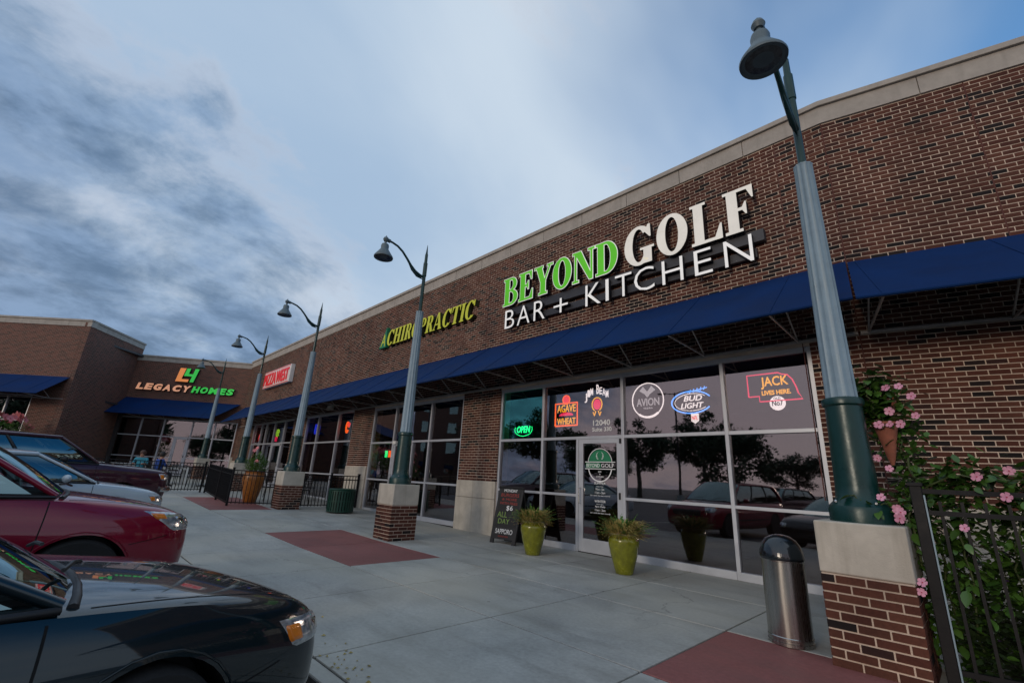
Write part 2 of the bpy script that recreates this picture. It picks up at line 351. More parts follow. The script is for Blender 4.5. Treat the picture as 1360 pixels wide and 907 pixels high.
M['leaf'] = leafmat('vine_leaf', (.012, .040, .007), (.060, .135, .02), .36)
M['leaf_dark'] = leafmat('bed_foliage', (.006, .016, .004), (.022, .045, .010), .6)
M['fern'] = leafmat('fern_green', (.035, .105, .012), (.10, .20, .03), .55)
M['dry'] = leafmat('dry_grass', (.20, .14, .035), (.40, .31, .09), .8)
M['tree_leaf'] = leafmat('tree_leaf', (.010, .022, .008), (.030, .055, .016), .7)
M['bark'] = simple('bark', (.05, .035, .025), .95, var=.3, bump=.8, bscale=20)
M['stem'] = simple('green_stem', (.05, .07, .02), .7)
M['petal'] = leafmat('pink_petal', (.52, .19, .29), (.70, .33, .44), .5)
M['petal_red'] = leafmat('coral_petal', (.50, .10, .12), (.65, .22, .22), .5)
M['petal_purple'] = leafmat('purple_petal', (.10, .05, .22), (.17, .10, .32), .6)
M['petal_eye'] = simple('petal_eye', (.45, .03, .08), .6)
M['white'] = simple('white_acrylic', (.78, .77, .73), .4, var=.05)
M['cream'] = simple('cream_acrylic', (.66, .62, .54), .45, var=.08, scale=3)
M['green_face'] = simple('lime_green_acrylic', (.075, .37, .008), .35, var=.08)
M['return'] = simple('dark_sign_return', (.012, .013, .017), .5)
M['raceway'] = simple('charcoal_raceway', (.028, .030, .037), .45, var=.12)
M['yellow_face'] = simple('yellow_green_acrylic', (.50, .52, .03), .4, var=.12, scale=4)
M['olive_ret'] = simple('dark_olive_return', (.03, .04, .012), .5)
M['skin'] = simple('skin', (.36, .19, .13), .6, var=.08)
M['hair'] = simple('brown_hair', (.06, .025, .015), .6)
M['hair2'] = simple('dark_hair', (.015, .011, .01), .6)
M['shirt_teal'] = simple('teal_shirt', (.04, .25, .33), .85)
M['shirt_blue'] = simple('blue_shirt', (.008, .05, .24), .85)
M['trousers'] = simple('dark_trousers', (.02, .02, .028), .9)
M['green_slat'] = simple('green_coated_steel', (.006, .045, .028), .4)
M['chalk'] = simple('chalkboard', (.018, .018, .018), .8, var=.3, scale=10)
M['print_white'] = simple('white_print', (.86, .87, .86), .6)
M['print_green'] = simple('green_print', (.01, .20, .085), .5)
M['print_red'] = simple('red_chalk', (.34, .05, .04), .9)
M['print_lime'] = simple('lime_chalk', (.20, .32, .08), .9)
M['sealant'] = simple('brown_sealant', (.10, .035, .028), .9)

# ================================================================== GROUND
XB = [220, 60, -8, -15, -20, -30, -60, -260]
g = MB()
for a, b in zip(XB[:-1], XB[1:]):
    n0 = len(g.v); g.v += [(a, -300, zg(a)-.13), (b, -300, zg(b)-.13), (b, 260, zg(b)-.13), (a, 260, zg(a)-.13)]; g.f.append((n0+3, n0+2, n0+1, n0)); g.mi.append(0)
struct(g.build('parking_lot', M['asphalt']))
KY = 1.55                                              # kerb line
slabx = [9.0, 5.3, 1.66, -2.0, -3.62, -5.2, -6.6, -8.45, -10.3, -12.5, -14.8, -16.6, -18.5, -22, -26, -30, -34, -38]
rows = [(KY+.15, 3.42), (3.42, 5.02), (5.02, 6.45), (6.45, 7.86)]
base = MB()
for a, b in zip(slabx[:-1], slabx[1:]):
    za, zb = zg(a), zg(b)
    base.add([(a, KY+.01, za-.12), (b, KY+.01, zb-.12), (b, 8.6, zb-.12), (a, 8.6, za-.12), (a, KY+.01, za-.012), (b, KY+.01, zb-.012), (b, 8.6, zb-.012), (a, 8.6, za-.012)],
             [(4, 7, 6, 5), (0, 1, 5, 4), (3, 7, 6, 2)])
pave = struct(base.build('sidewalk', M['joint']))
G = .008
def slab(x1, x0, y0, y1, m, name):
    zr, zl = zg(x1), zg(x0); x1 -= G; x0 += G; y0 += G; y1 -= G
    b = MB(); b.add([(x1, y0, zr-.1), (x0, y0, zl-.1), (x0, y1, zl-.1), (x1, y1, zr-.1), (x1, y0, zr), (x0, y0, zl), (x0, y1, zl), (x1, y1, zr)],
                    [(0, 1, 2, 3), (7, 6, 5, 4), (0, 4, 5, 1), (1, 5, 6, 2), (2, 6, 7, 3), (3, 7, 4, 0)])
    return b.build(name, m, pave, bevel=.006)
for a, b in zip(slabx[:-1], slabx[1:]):
    for r, (y0, y1) in enumerate(rows):
        if b > -3 and a < 6 and r == 3: y1 = 9.6
        red = r == 1 and (-2.1 < b and a < 1.7 or -10.4 < b and a < -6.5 or -18.6 < b and a < -14.7)
        slab(a, b, y0, y1, M['red_concrete'] if red else M['concrete'], 'coloured_slab' if red else 'slab')
kb = MB()
for a, b in zip(slabx[:-1], slabx[1:]):
    za, zb = zg(a)+.001, zg(b)+.001; a -= .004; b += .004
    kb.add([(a, KY, za-.3), (b, KY, zb-.3), (b, KY+.145, zb-.3), (a, KY+.145, za-.3), (a, KY+.02, za), (b, KY+.02, zb), (b, KY+.145, zb), (a, KY+.145, za)],
           [(7, 6, 5, 4), (0, 4, 5, 1), (2, 6, 7, 3), (0, 3, 7, 4), (1, 5, 6, 2)])
struct(kb.build('kerb', M['concrete'], bevel=.02))
# leaf litter caught at the kerb
lt = MB()
for i in range(220):
    x = random.uniform(-5, -2.2); y = KY-.02-abs(random.gauss(0, .09)) if random.random() < .5 else KY+.16+abs(random.gauss(0, .12)); s = random.uniform(.006, .022); a = random.random()*6.3
    z = -.124 if y < KY else .004
    lt.add([(x+s*math.cos(a), y+s*math.sin(a), z), (x-s*.5*math.sin(a), y+s*.5*math.cos(a), z+s*.5), (x-s*math.cos(a), y-s*math.sin(a), z), (x+s*.5*math.sin(a), y-s*.5*math.cos(a), z+.004)], [(0, 1, 2, 3)])
lo = lt.build('leaf_litter', M['dry']); lo['label'] = 'dry leaf litter along the kerb'; lo['category'] = 'leaf litter'; lo['kind'] = 'stuff'
for x in (-.6, -3.35, -6.1, -8.9, -11.6, -14.4, 2.1):
    t = 15; c, s = math.cos(R(t)), math.sin(R(t))
    p = MB(); n = 8
    for k in range(n):
        a, b = k*5/n, (k+1)*5/n
        q = [(x+s*a+.75, KY-.05-c*a), (x+s*b+.75, KY-.05-c*b)]
        vs = [(q[0][0]-.05, q[0][1]), (q[1][0]-.05, q[1][1]), (q[1][0]+.05, q[1][1]), (q[0][0]+.05, q[0][1])]
        p.add([(X, Y, zg(X)-.126) for X, Y in vs], [(0, 1, 2, 3)])
    struct(p.build('parking_line', M['paint_line']))

# ================================================================== BRICKWORK
BL, BH, JT = .2032, .0677, .0125
def cut(iv, holes):
    out = [iv]
    for h0, h1 in holes:
        nx = []
        for a, b in out:
            if h1 <= a or h0 >= b: nx.append((a, b)); continue
            if h0 > a: nx.append((a, h0))
            if h1 < b: nx.append((h1, b))
        out = nx
    return out
def lay(u0, u1, z0, z1, holes, joints=()):
    """running bond; holes = (u0,u1,z0,z1); returns brick rects (u0,u1,z0,z1)"""
    out = []; n = int(round((z1-z0)/BH))
    for i in range(n):
        a = z0+i*BH; b = a+BH-JT
        if b > z1+.01: break
        hs = [(h[0], h[1]) for h in holes if h[2] < b-.015 and h[3] > a+.015]+[(j-.007, j+.007) for j in joints]
        off = (i % 2)*.5*BL; k0 = math.floor((u0-off)/BL)-1; k1 = math.ceil((u1-off)/BL)+1
        for k in range(k0, k1):
            x0 = max(u0, off+k*BL); x1 = min(u1, off+k*BL+BL-JT)
            if x1-x0 < .012: continue
            for p, q in cut((x0, x1), hs):
                if q-p > .012: out.append((p, q, a, b))
    return out
_bm = {}
def brick_mesh(w, d=.05):
    k = (round(w, 3), d)
    if k not in _bm:
        h = BH-JT; m = MB(); m.b2(-w/2, w/2, 0, d, -h/2, h/2); _bm[k] = m.mesh('brick', M['brick'])
    return _bm[k]
def brick_wall(parent, rects, nbig=0, world=None, name='brickwork'):
    """front face at y=0 (outward -y); the nbig largest in the picture are single objects, the rest one mesh"""
    big = set()
    if nbig:
        sc = []
        for i, (p, q, a, b) in enumerate(rects):
            P = world @ Vector(((p+q)/2, 0, (a+b)/2)); x, y, z = pix(P)
            if 5 < x < 1355 and 5 < y < 900 and z > 0:
                x0, y0, _ = pix(world @ Vector((p, 0, a))); x1, y1, _ = pix(world @ Vector((q, 0, b)))
                if not (4.75 > P.z > 3.5): sc.append((math.hypot(x1-x0, y1-y0), i))
        sc.sort(reverse=True); big = {i for _, i in sc[:nbig]}
    V = []; Fc = []
    for i, (p, q, a, b) in enumerate(rects):
        j = random.uniform(-.0022, .0022)
        if i in big:
            link('brick', brick_mesh(q-p), parent, ((p+q)/2, j, (a+b)/2), (random.uniform(-.004, .004), random.uniform(-.004, .004), 0)); continue
        n = len(V); dz = random.uniform(-.001, .001)
        V += [(p, j, a+dz), (q, j, a+dz), (q, j, b+dz), (p, j, b+dz), (p, .03, a+dz), (q, .03, a+dz), (q, .03, b+dz), (p, .03, b+dz)]
        Fc += [(n, n+1, n+2, n+3), (n, n+4, n+5, n+1), (n+1, n+5, n+6, n+2), (n+2, n+6, n+7, n+3), (n+3, n+7, n+4, n)]
    me = bpy.data.meshes.new(name); me.from_pydata(V, [], Fc); me.materials.append(M['brickwork'])
    o = link(name, me, parent); o['kind'] = 'stuff'; return o
def backing(u0, u1, z0, z1, holes, y0, y1):
    us = sorted({u0, u1, *[min(max(h[k], u0), u1) for h in holes for k in (0, 1)]}); zs = sorted({z0, z1, *[min(max(h[k], z0), z1) for h in holes for k in (2, 3)]})
    m = MB()
    for a, b in zip(us[:-1], us[1:]):
        run = None
        for c, d in zip(zs[:-1], zs[1:]):
            inh = any(h[0] < (a+b)/2 < h[1] and h[2] < (c+d)/2 < h[3] for h in holes)
            if not inh: run = (run[0], d) if run else (c, d)
            if (inh or d == zs[-1]) and run: m.b2(a, b, y0, y1, run[0], run[1]); run = None
    return m

# ================================================================== MAIN SHOP BUILDING
YF = 7.833; KX = -.88; XL = -31.75; RT = 7.68; BT = 7.29; ST = 1.225
bld = thing('shop_building', 'long brick shop building with dark glass storefronts and pale stone coping', 'building', (0, YF, 0))
banks = [  # x0, x1, sill z, lower rail, transom, head, mullions(full height), (door x0,x1) or None
    dict(x=(-8.35, -1.51), s=0, r=1.05, t=2.205, h=3.475, mu=[-6.92, -4.83, -2.86], door=(-5.90, -4.87)),
    dict(x=(-14.90, -9.85), s=.06, r=1.08, t=2.27, h=3.475, mu=[-13.42, -11.40], door=(-13.36, -12.30)),
    dict(x=(-21.05, -16.45), s=.16, r=1.15, t=2.38, h=3.55, mu=[-19.75, -17.78], door=None),
    dict(x=(-28.6, -22.55), s=.32, r=1.25, t=2.45, h=3.57, mu=[-27.3, -26.5, -25.2, -23.75], door=(-25.1, -23.85)),
]
holes = [(b['x'][0], b['x'][1], -.5, b['h']) for b in banks]
ends = [XL]+sorted([x for b in banks for x in b['x']])+[KX]
wall = backing(XL, KX, -.3, RT-.05, holes, .005, .35).build('wall', M['mortar'], bld)
piers_u = [(ends[i], ends[i+1]) for i in range(0, len(ends), 2)]
stoneh = [(a-.001, b+.001, -.5, ST+(.0 if a > -10 else .12 if a > -16 else .25 if a > -23 else .3)) for a, b in piers_u]
CJ = [-1.60, -9.1, -15.7, -21.8]
wm = Matrix.Translation((0, YF, 0))
rects = lay(XL, KX-.006, ST, BT, holes+stoneh, CJ)
wr = backing(0, 9, -.3, RT-.05, [], .005, .35).build('wall', M['mortar'], bld, loc=(KX, 0, 0), rot=(0, 0, R(14)))
wmr = Matrix.Translation((KX, YF, 0)) @ Matrix.Rotation(R(14), 4, 'Z')
rects_r = lay(.006, 8.9, ST, BT, [], [1.76, 4.9])
brick_wall(wall, rects, 60, wm); brick_wall(wr, rects_r, 240, wmr)
for j in CJ: MB().b2(j-.006, j+.006, .001, .02, ST if j > -3 else 3.6, BT).build('control_joint', M['sealant'], wall)
for j in (1.76, 4.9, 0.0): MB().b2(j-.008, j+.007, .001, .02, ST, BT).build('control_joint', M['sealant'], wr)
# stone base on the wall piers: two courses of blocks
for (a, b), h in zip(piers_u, stoneh):
    z0 = zg((a+b)/2); zt = h[3]; zm = z0+(zt-z0)*.66
    a2 = a if a != XL else a+.03
    for c, d in ((z0-.05, zm-.004), (zm+.004, zt)):
        MB().b2(a2+.004, b-.004 if b != KX else b-.02, -.035, .02, c, d).build('stone_block', M['stone'], wall, bevel=.006)
u = 0.0
for k in range(10):
    for c, d in ((-.05, .80), (.808, ST)):
        MB().b2(u+.005+(0.45 if c > 0 else 0), u+.895+(0.45 if c > 0 else 0), -.035, .02, c, d).build('stone_block', M['stone'], wr, bevel=.006)
    u += .9
# coping: stone panels under a metal cap
def coping(parent, u0, u1, step=1.22, zt=RT, zb=BT, d0=-.03):
    n = max(1, round((u1-u0)/step)); st = (u1-u0)/n
    for k in range(n):
        MB().b2(u0+k*st+.005, u0+(k+1)*st-.005, d0, .32, zb-.03, zt-.10).build('coping_stone', M['coping'], parent, bevel=.004)
    m = MB(); m.b2(u0, u1, d0-.045, .40, zt-.097, zt); return m.build('coping_cap', M['coping'], parent, bevel=.008)
coping(wall, XL+.05, KX+.012); coping(wr, -.010, 9, zt=RT+.001, zb=BT+.001)
MB().b2(XL, KX, .35, 14, 7.0, 7.1).build('roof', M['asphalt'], bld)
# awning ledger rail on the wall
# interior shell (dim rooms behind the glass)
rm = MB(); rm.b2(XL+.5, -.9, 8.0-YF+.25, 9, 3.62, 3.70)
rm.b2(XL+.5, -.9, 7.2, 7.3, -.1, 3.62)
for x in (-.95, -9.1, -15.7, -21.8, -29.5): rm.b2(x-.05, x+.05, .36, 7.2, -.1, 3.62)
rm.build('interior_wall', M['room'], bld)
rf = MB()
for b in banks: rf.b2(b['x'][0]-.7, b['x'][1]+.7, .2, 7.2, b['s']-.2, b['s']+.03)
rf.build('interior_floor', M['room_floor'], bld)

def frame(parent, b, fw=.06, d=(.02, .13)):
    x0, x1 = b['x']; s, r, t, h = b['s'], b['r'], b['t'], b['h']; dr = b['door']
    mk = lambda n, a0, a1, c0, c1, e=0: MB().b2(a0, a1, d[0]-e, d[1], c0, c1).build(n, M['alu'], parent, bevel=.004)
    mk('jamb', x0, x0+fw, s, h); mk('jamb', x1-fw, x1, s, h)
    mk('head_rail', x0+fw, x1-fw, h-.075, h)
    for m_ in b['mu']: mk('mullion', m_-fw/2, m_+fw/2, s if not dr or not (dr[0] < m_ < dr[1]) else t, h-.075, .004)
    ed = [x0+fw]
    for m_ in sorted(b['mu']): ed += [m_-fw/2, m_+fw/2]
    ed.append(x1-fw); cols = [(ed[i], ed[i+1]) for i in range(0, len(ed), 2)]
    for a, c in cols:
        mk('transom', a, c, t-.03, t+.03)
        MB().b2(a, c, .070, .078, t+.03, h-.075).build('pane', M['teal_glass'] if b is banks[0] and c < -6 else M['glass'], parent)
        if dr and a < (dr[0]+dr[1])/2 < c:
            segs = []
            if dr[0]-a > .25: mk('mullion', dr[0]-.06, dr[0]-.004, s, t-.03, .004); segs.append((a, dr[0]-.06))
            elif dr[0]-a > .01: mk('jamb', a, dr[0]-.004, s, t-.03)
            if c-dr[1] > .25: mk('mullion', dr[1]+.004, dr[1]+.06, s, t-.03, .004); segs.append((dr[1]+.06, c))
            elif c-dr[1] > .01: mk('jamb', dr[1]+.004, c, s, t-.03)
        else: segs = [(a, c)]
        for p, q in segs:
            mk('sill', p, q, s, s+.115, .012); mk('rail', p, q, r-.025, r+.025)
            MB().b2(p, q, .070, .078, s+.115, r-.025).build('pane', M['glass'], parent)
            MB().b2(p, q, .070, .078, r+.025, t-.03).build('pane', M['glass'], parent)
def door(parent, x0, x1, z0, z1, y=.03):
    m = MB(); m.b2(x0, x0+.11, y, y+.05, z0+.012, z1); m.b2(x1-.11, x1, y, y+.05, z0+.012, z1); m.b2(x0+.11, x1-.11, y+.001, y+.049, z1-.09, z1); m.b2(x0+.11, x1-.11, y+.001, y+.049, z0+.012, z0+.255)
    o = m.build('door', M['alu'], parent, bevel=.003)
    MB().b2(x0+.11, x1-.11, y+.02, y+.028, z0+.255, z1-.09).build('pane', M['glass'], o)
    h = MB(); zc = z0+1.05; h.tube([(x0+.06, y-.002, zc-.15), (x0+.06, y-.07, zc-.15), (x0+.06, y-.07, zc+.15), (x0+.06, y-.002, zc+.15)], .011, 8); h.build('handle', M['chrome'], o, smooth=40)
    k = MB(); k.b2(x1-.07, x1-.035, y-.02, y, zc-.02, zc+.1); k.b2(x1-.04, x1+.01, y-.02, y, z1-.1, z1-.01); k.build('lock', M['trim'], o)
    return o
doors = []
for b in banks:
    frame(bld, b)
    if b['door']: doors.append(door(bld, b['door'][0], b['door'][1], b['s'], b['t']-.03))
# street number on the transom glass
for tx, w, hgt, x, z in (('12040', .42, .115, -5.56, 2.45), ('Suite 330', .47, .085, -5.58, 2.33)):
    link('lettering', fit_text(tx, w, hgt, .001, M['print_white'], off=.022), bld, (x, .068, z), (R(90), 0, 0))
MB().b2(-13.30, -13.12, -.06, .02, 2.20, 2.30).build('door_operator_box', M['white'], bld, bevel=.01)
# decals on the entrance door
D0 = doors[0]; dx = -5.385
def arcpts(cx, cz, r, a0, a1, n=24): return [(cx+r*math.cos(R(a0+(a1-a0)*k/n)), cz+r*math.sin(R(a0+(a1-a0)*k/n))) for k in range(n+1)]
XZ = lambda y0: (lambda x, z, h: (x, y0-h, z))
def flat(polys, matl, name, parent, y):
    m = MB()
    for p in polys: m.prism(p, 0, .0012, XZ(y))
    return m.build(name, matl, parent)
DY = .0475
flat([arcpts(dx, 1.685, .275, 8, 172)], M['print_green'], 'badge', D0, DY)
flat([[(dx-.34, 1.60), (dx+.02, 1.60), (dx+.02, 1.70), (dx-.34, 1.70)]], M['print_green'], 'badge', D0, DY-.0015)
ring = []
for a0 in range(188, 352, 8):
    o_ = arcpts(dx, 1.615, .285, a0, a0+8, 2); i_ = arcpts(dx, 1.615, .262, a0, a0+8, 2); ring.append(o_+i_[::-1])
for a0 in range(0, 180, 10):
    o_ = arcpts(dx, 1.695, .292, a0, a0+10, 2); i_ = arcpts(dx, 1.695, .279, a0, a0+10, 2); ring.append(o_+i_[::-1])
ring += [[(dx-.36, 1.575), (dx+.36, 1.575), (dx+.36, 1.59), (dx-.36, 1.59)], [(dx-.36, 1.71), (dx+.36, 1.71), (dx+.36, 1.725), (dx-.36, 1.725)]]
for s in (-1, 1):
    for a0 in range(-50, 70, 20):
        c_ = [(dx+s*(.035+.085*math.cos(R(a)))-s*.03, 1.835+.085*math.sin(R(a))) for a in (a0, a0+17)]
        ring.append([c_[0], (c_[0][0]-s*.035, c_[0][1]+.012), c_[1]])
flat(ring, M['print_white'], 'badge', D0, DY-.0005)
for tx, w, hh, z in (('BEYOND', .32, .075, 1.613), ('BAR', .075, .03, 1.515), ('+', .03, .03, 1.465), ('KITCHEN', .17, .032, 1.415),
                     ('SUMMER', .27, .045, 1.285), ('Hours 11am-', .16, .022, 1.235), ('Mon - Sat', .20, .04, 1.175), ('11am - 2am', .24, .042, 1.11), ('(or until the last round)', .46, .032, 1.055),
                     ('WINTER', .26, .045, .945), ('Hours 4pm-', .17, .022, .90), ('4pm Daily', .24, .042, .845), ('11am - 2am', .24, .04, .785), ('(or until the last round)', .46, .032, .73)):
    link('lettering', fit_text(tx, w, hh, .0006, M['print_white'], off=.012 if tx.isupper() else .006), D0, (dx-w/2 if tx != 'BEYOND' else dx-.325, DY-.0030, z), (R(90), 0, 0))
link('lettering', fit_text('GOLF', .30, .075, .0006, M['print_white'], off=.012), D0, (dx+.03, DY-.003, 1.613), (R(90), 0, 0))

# ================================================================== AWNINGS
AT, AB, AD = 4.70, 3.60, 1.43
def awning(label, loc, rz, u0, u1, zt, zb, dep, step, cutl=0, cutr=0, group=None):
    """cutl/cutr: how far the front edge is pulled in at the ends (mitred corners)"""
    t = thing('awning', label, 'awning', loc, rz, 'navy canvas awnings')
    n = max(2, int((u1-u0)/.18)); rowsN = 6; V = []; Fc = []
    for s in (0, 1):
        for i in range(n+1):
            for j in range(rowsN+1):
                f = j/rowsN; a = u0+cutl*f; b = u1-cutr*f; x = a+(b-a)*i/n
                ph = ((x-u0-(((u1-u0)-int((u1-u0-.1)/step)*step)/2)) % step)/step; sag = -.022*math.sin(math.pi*ph)*math.sin(math.pi*f)
                V.append((x, -.004-dep*f, zt+(zb-zt)*f+sag-(.008 if s else 0)))
    st = (n+1)*(rowsN+1); I = lambda s, i, j: s*st+i*(rowsN+1)+j
    for i in range(n):
        for j in range(rowsN):
            Fc.append((I(0, i, j), I(0, i, j+1), I(0, i+1, j+1), I(0, i+1, j))); Fc.append((I(1, i, j), I(1, i+1, j), I(1, i+1, j+1), I(1, i, j+1)))
    for i in range(n):
        for j in (0, rowsN): Fc.append((I(0, i, j), I(0, i+1, j), I(1, i+1, j), I(1, i, j)))
    me = bpy.data.meshes.new('canvas'); me.from_pydata(V, [], Fc); me.materials.append(M['awning']); me.shade_smooth(); me.set_sharp_from_angle(angle=R(40)); link('canvas', me, t)
    MB().tube([(u0+cutl, -dep, zb-.012), (u1-cutr, -dep, zb-.012)], .022, 8).build('front_rail', M['awning'], t, smooth=40)
    MB().b2(u0, u1, -.045, -.003, zb-.075, zb-.035).build('ledger', M['awn_frame'], t)
    k = int((u1-u0-.1)/step)
    off = ((u1-u0)-k*step)/2
    for i in range(k+1):
        x = u0+off+i*step
        if x < u0+cutl*.9 or x > u1-cutr*.9: continue
        MB().bar((x, -.045, zb-.05), (x, -dep+.02, zb-.02), .022, .028).build('strut', M['awn_frame'], t)
        MB().bar((x, -.045, zb-.03), (x, -dep*.52, zb+(zt-zb)*.46), .018, .024).build('strut', M['awn_frame'], t)
        MB().bar((x, -.03, zt-.13), (x, -dep+.06, zb-.02), .02, .025).build('rafter', M['awn_frame'], t)
        MB().bar((x, -.01, zt-.003), (x, -dep-.002, zb+.003), .022, .010, up=(0, -.6, .8)).build('seam', M['awning'], t)
    return t
awning('long navy blue canvas awning above the main row of storefronts', (0, YF, 0), 0, -31.4, KX-.01, AT, AB, AD, 1.45, cutl=1.5, cutr=-.17)
ar = awning('navy canvas awning over the bare brick wall at the right edge', (KX, YF, 0), R(14), .01, 8.9, AT-.02, AB, AD-.02, 1.45, cutl=-.17)

# ================================================================== NEIGHBOUR BUILDINGS (far: bricks in the material)
def uvwall(o):
    me = o.data; uv = me.uv_layers.new(name='UVMap'); co = [v.co for v in me.vertices]
    for p in me.polygons:
        side = abs(p.normal.x) > .7
        for li in p.loop_indices:
            c = co[me.loops[li].vertex_index]; uv.data[li].uv = ((c.y if side else c.x), c.z)
    return o
leg = thing('shop_building', 'brick shop with green and orange sign at the inner corner', 'building', (-31.6, 7.833, 0), R(54.6))
lb = dict(x=(-6.62, -.12), s=.55, r=1.55, t=2.74, h=3.80, mu=[-5.41, -4.18, -2.61, -1.36], door=(-3.40, -2.66))
hl = [(lb['x'][0], lb['x'][1], -.5, lb['h'])]
lw_ = uvwall(backing(-7.3, .4, -.2, 7.40, hl, 0, .35).build('wall', M['far_brick'], leg))
coping(lw_, -7.25, .0, zt=7.55, zb=7.22)
frame(leg, lb); door(leg, -3.40, -2.66, .55, 2.71)
r2 = MB(); r2.b2(-7.5, .6, 5.0, 5.1, 0, 3.9); r2.b2(-7.5, .6, .36, 5, 3.85, 3.9); r2.b2(-7.5, -7.4, .36, 5, 0, 3.9); r2.build('interior_wall', M['room'], leg)
MB().b2(-7.3, .3, .2, 5, .3, .57).build('interior_floor', M['room_floor'], leg)
for a, b in ((-7.2, -6.63), (-.11, .3)): MB().b2(a, b, -.04, .01, .3, 1.75).build('stone_block', M['stone'], leg, bevel=.006)
MB().b2(-7.3, .4, .35, 12, 7.0, 7.1).build('roof', M['asphalt'], leg)
awning('navy awning below the sign with green and orange letters', (-31.6, 7.833, 0), R(54.6), -7.0, -.2, 4.90, 3.84, 1.42, 1.3, cutl=.0, cutr=.9)
lft = thing('shop_building', 'taller brick building at the left edge with a single navy awning', 'building', (-31.94, -.04, 0), R(45.9))
b5 = dict(x=(-8.2, -1.72), s=1.0, r=1.9, t=2.92, h=4.2, mu=[-2.95, -4.2, -5.5, -6.8], door=None)
w5 = uvwall(backing(-16, 0, -.2, 8.15, [(b5['x'][0], b5['x'][1], .6, b5['h'])], 0, .35).build('wall', M['far_brick'], lft))
coping(w5, -16, .04, zt=8.30, zb=7.95); frame(lft, b5)
r5 = MB(); r5.b2(-16, -.4, 4, 4.1, 0, 4.5); r5.b2(-16, -.4, .36, 4, 4.3, 4.4); r5.b2(-16, -.4, .36, 4, .5, .6); r5.build('interior_wall', M['room'], lft)
w6 = uvwall(backing(.36, 4.6, -.2, 8.15, [], 0, .35).build('wall', M['far_brick'], lft, rot=(0, 0, R(98.5))))
uvwall(MB().b2(-.002, .36, 0, .3, -.2, 8.15).build('wall_corner', M['far_brick'], lft, rot=(0, 0, R(98.5))))
coping(w6, 0.0, 4.6, zt=8.301, zb=7.95)
MB().b2(-16, -.3, .35, 9, 7.4, 7.5).build('roof', M['asphalt'], lft)
awning('navy awning at the far left on the taller brick building', (-31.94, -.04, 0), R(45.9), -12, -.15, 5.19, 4.12, 1.40, 1.5, cutr=0.0)
for a, b in ((-1.7, -.02), (-8.22+.0, -1.72)):
    MB().b2(a+.004, b-.004, -.04, .01, -.1, 1.0 if b < -1 else 2.1).build('stone_block', M['stone'], lft, bevel=.006)

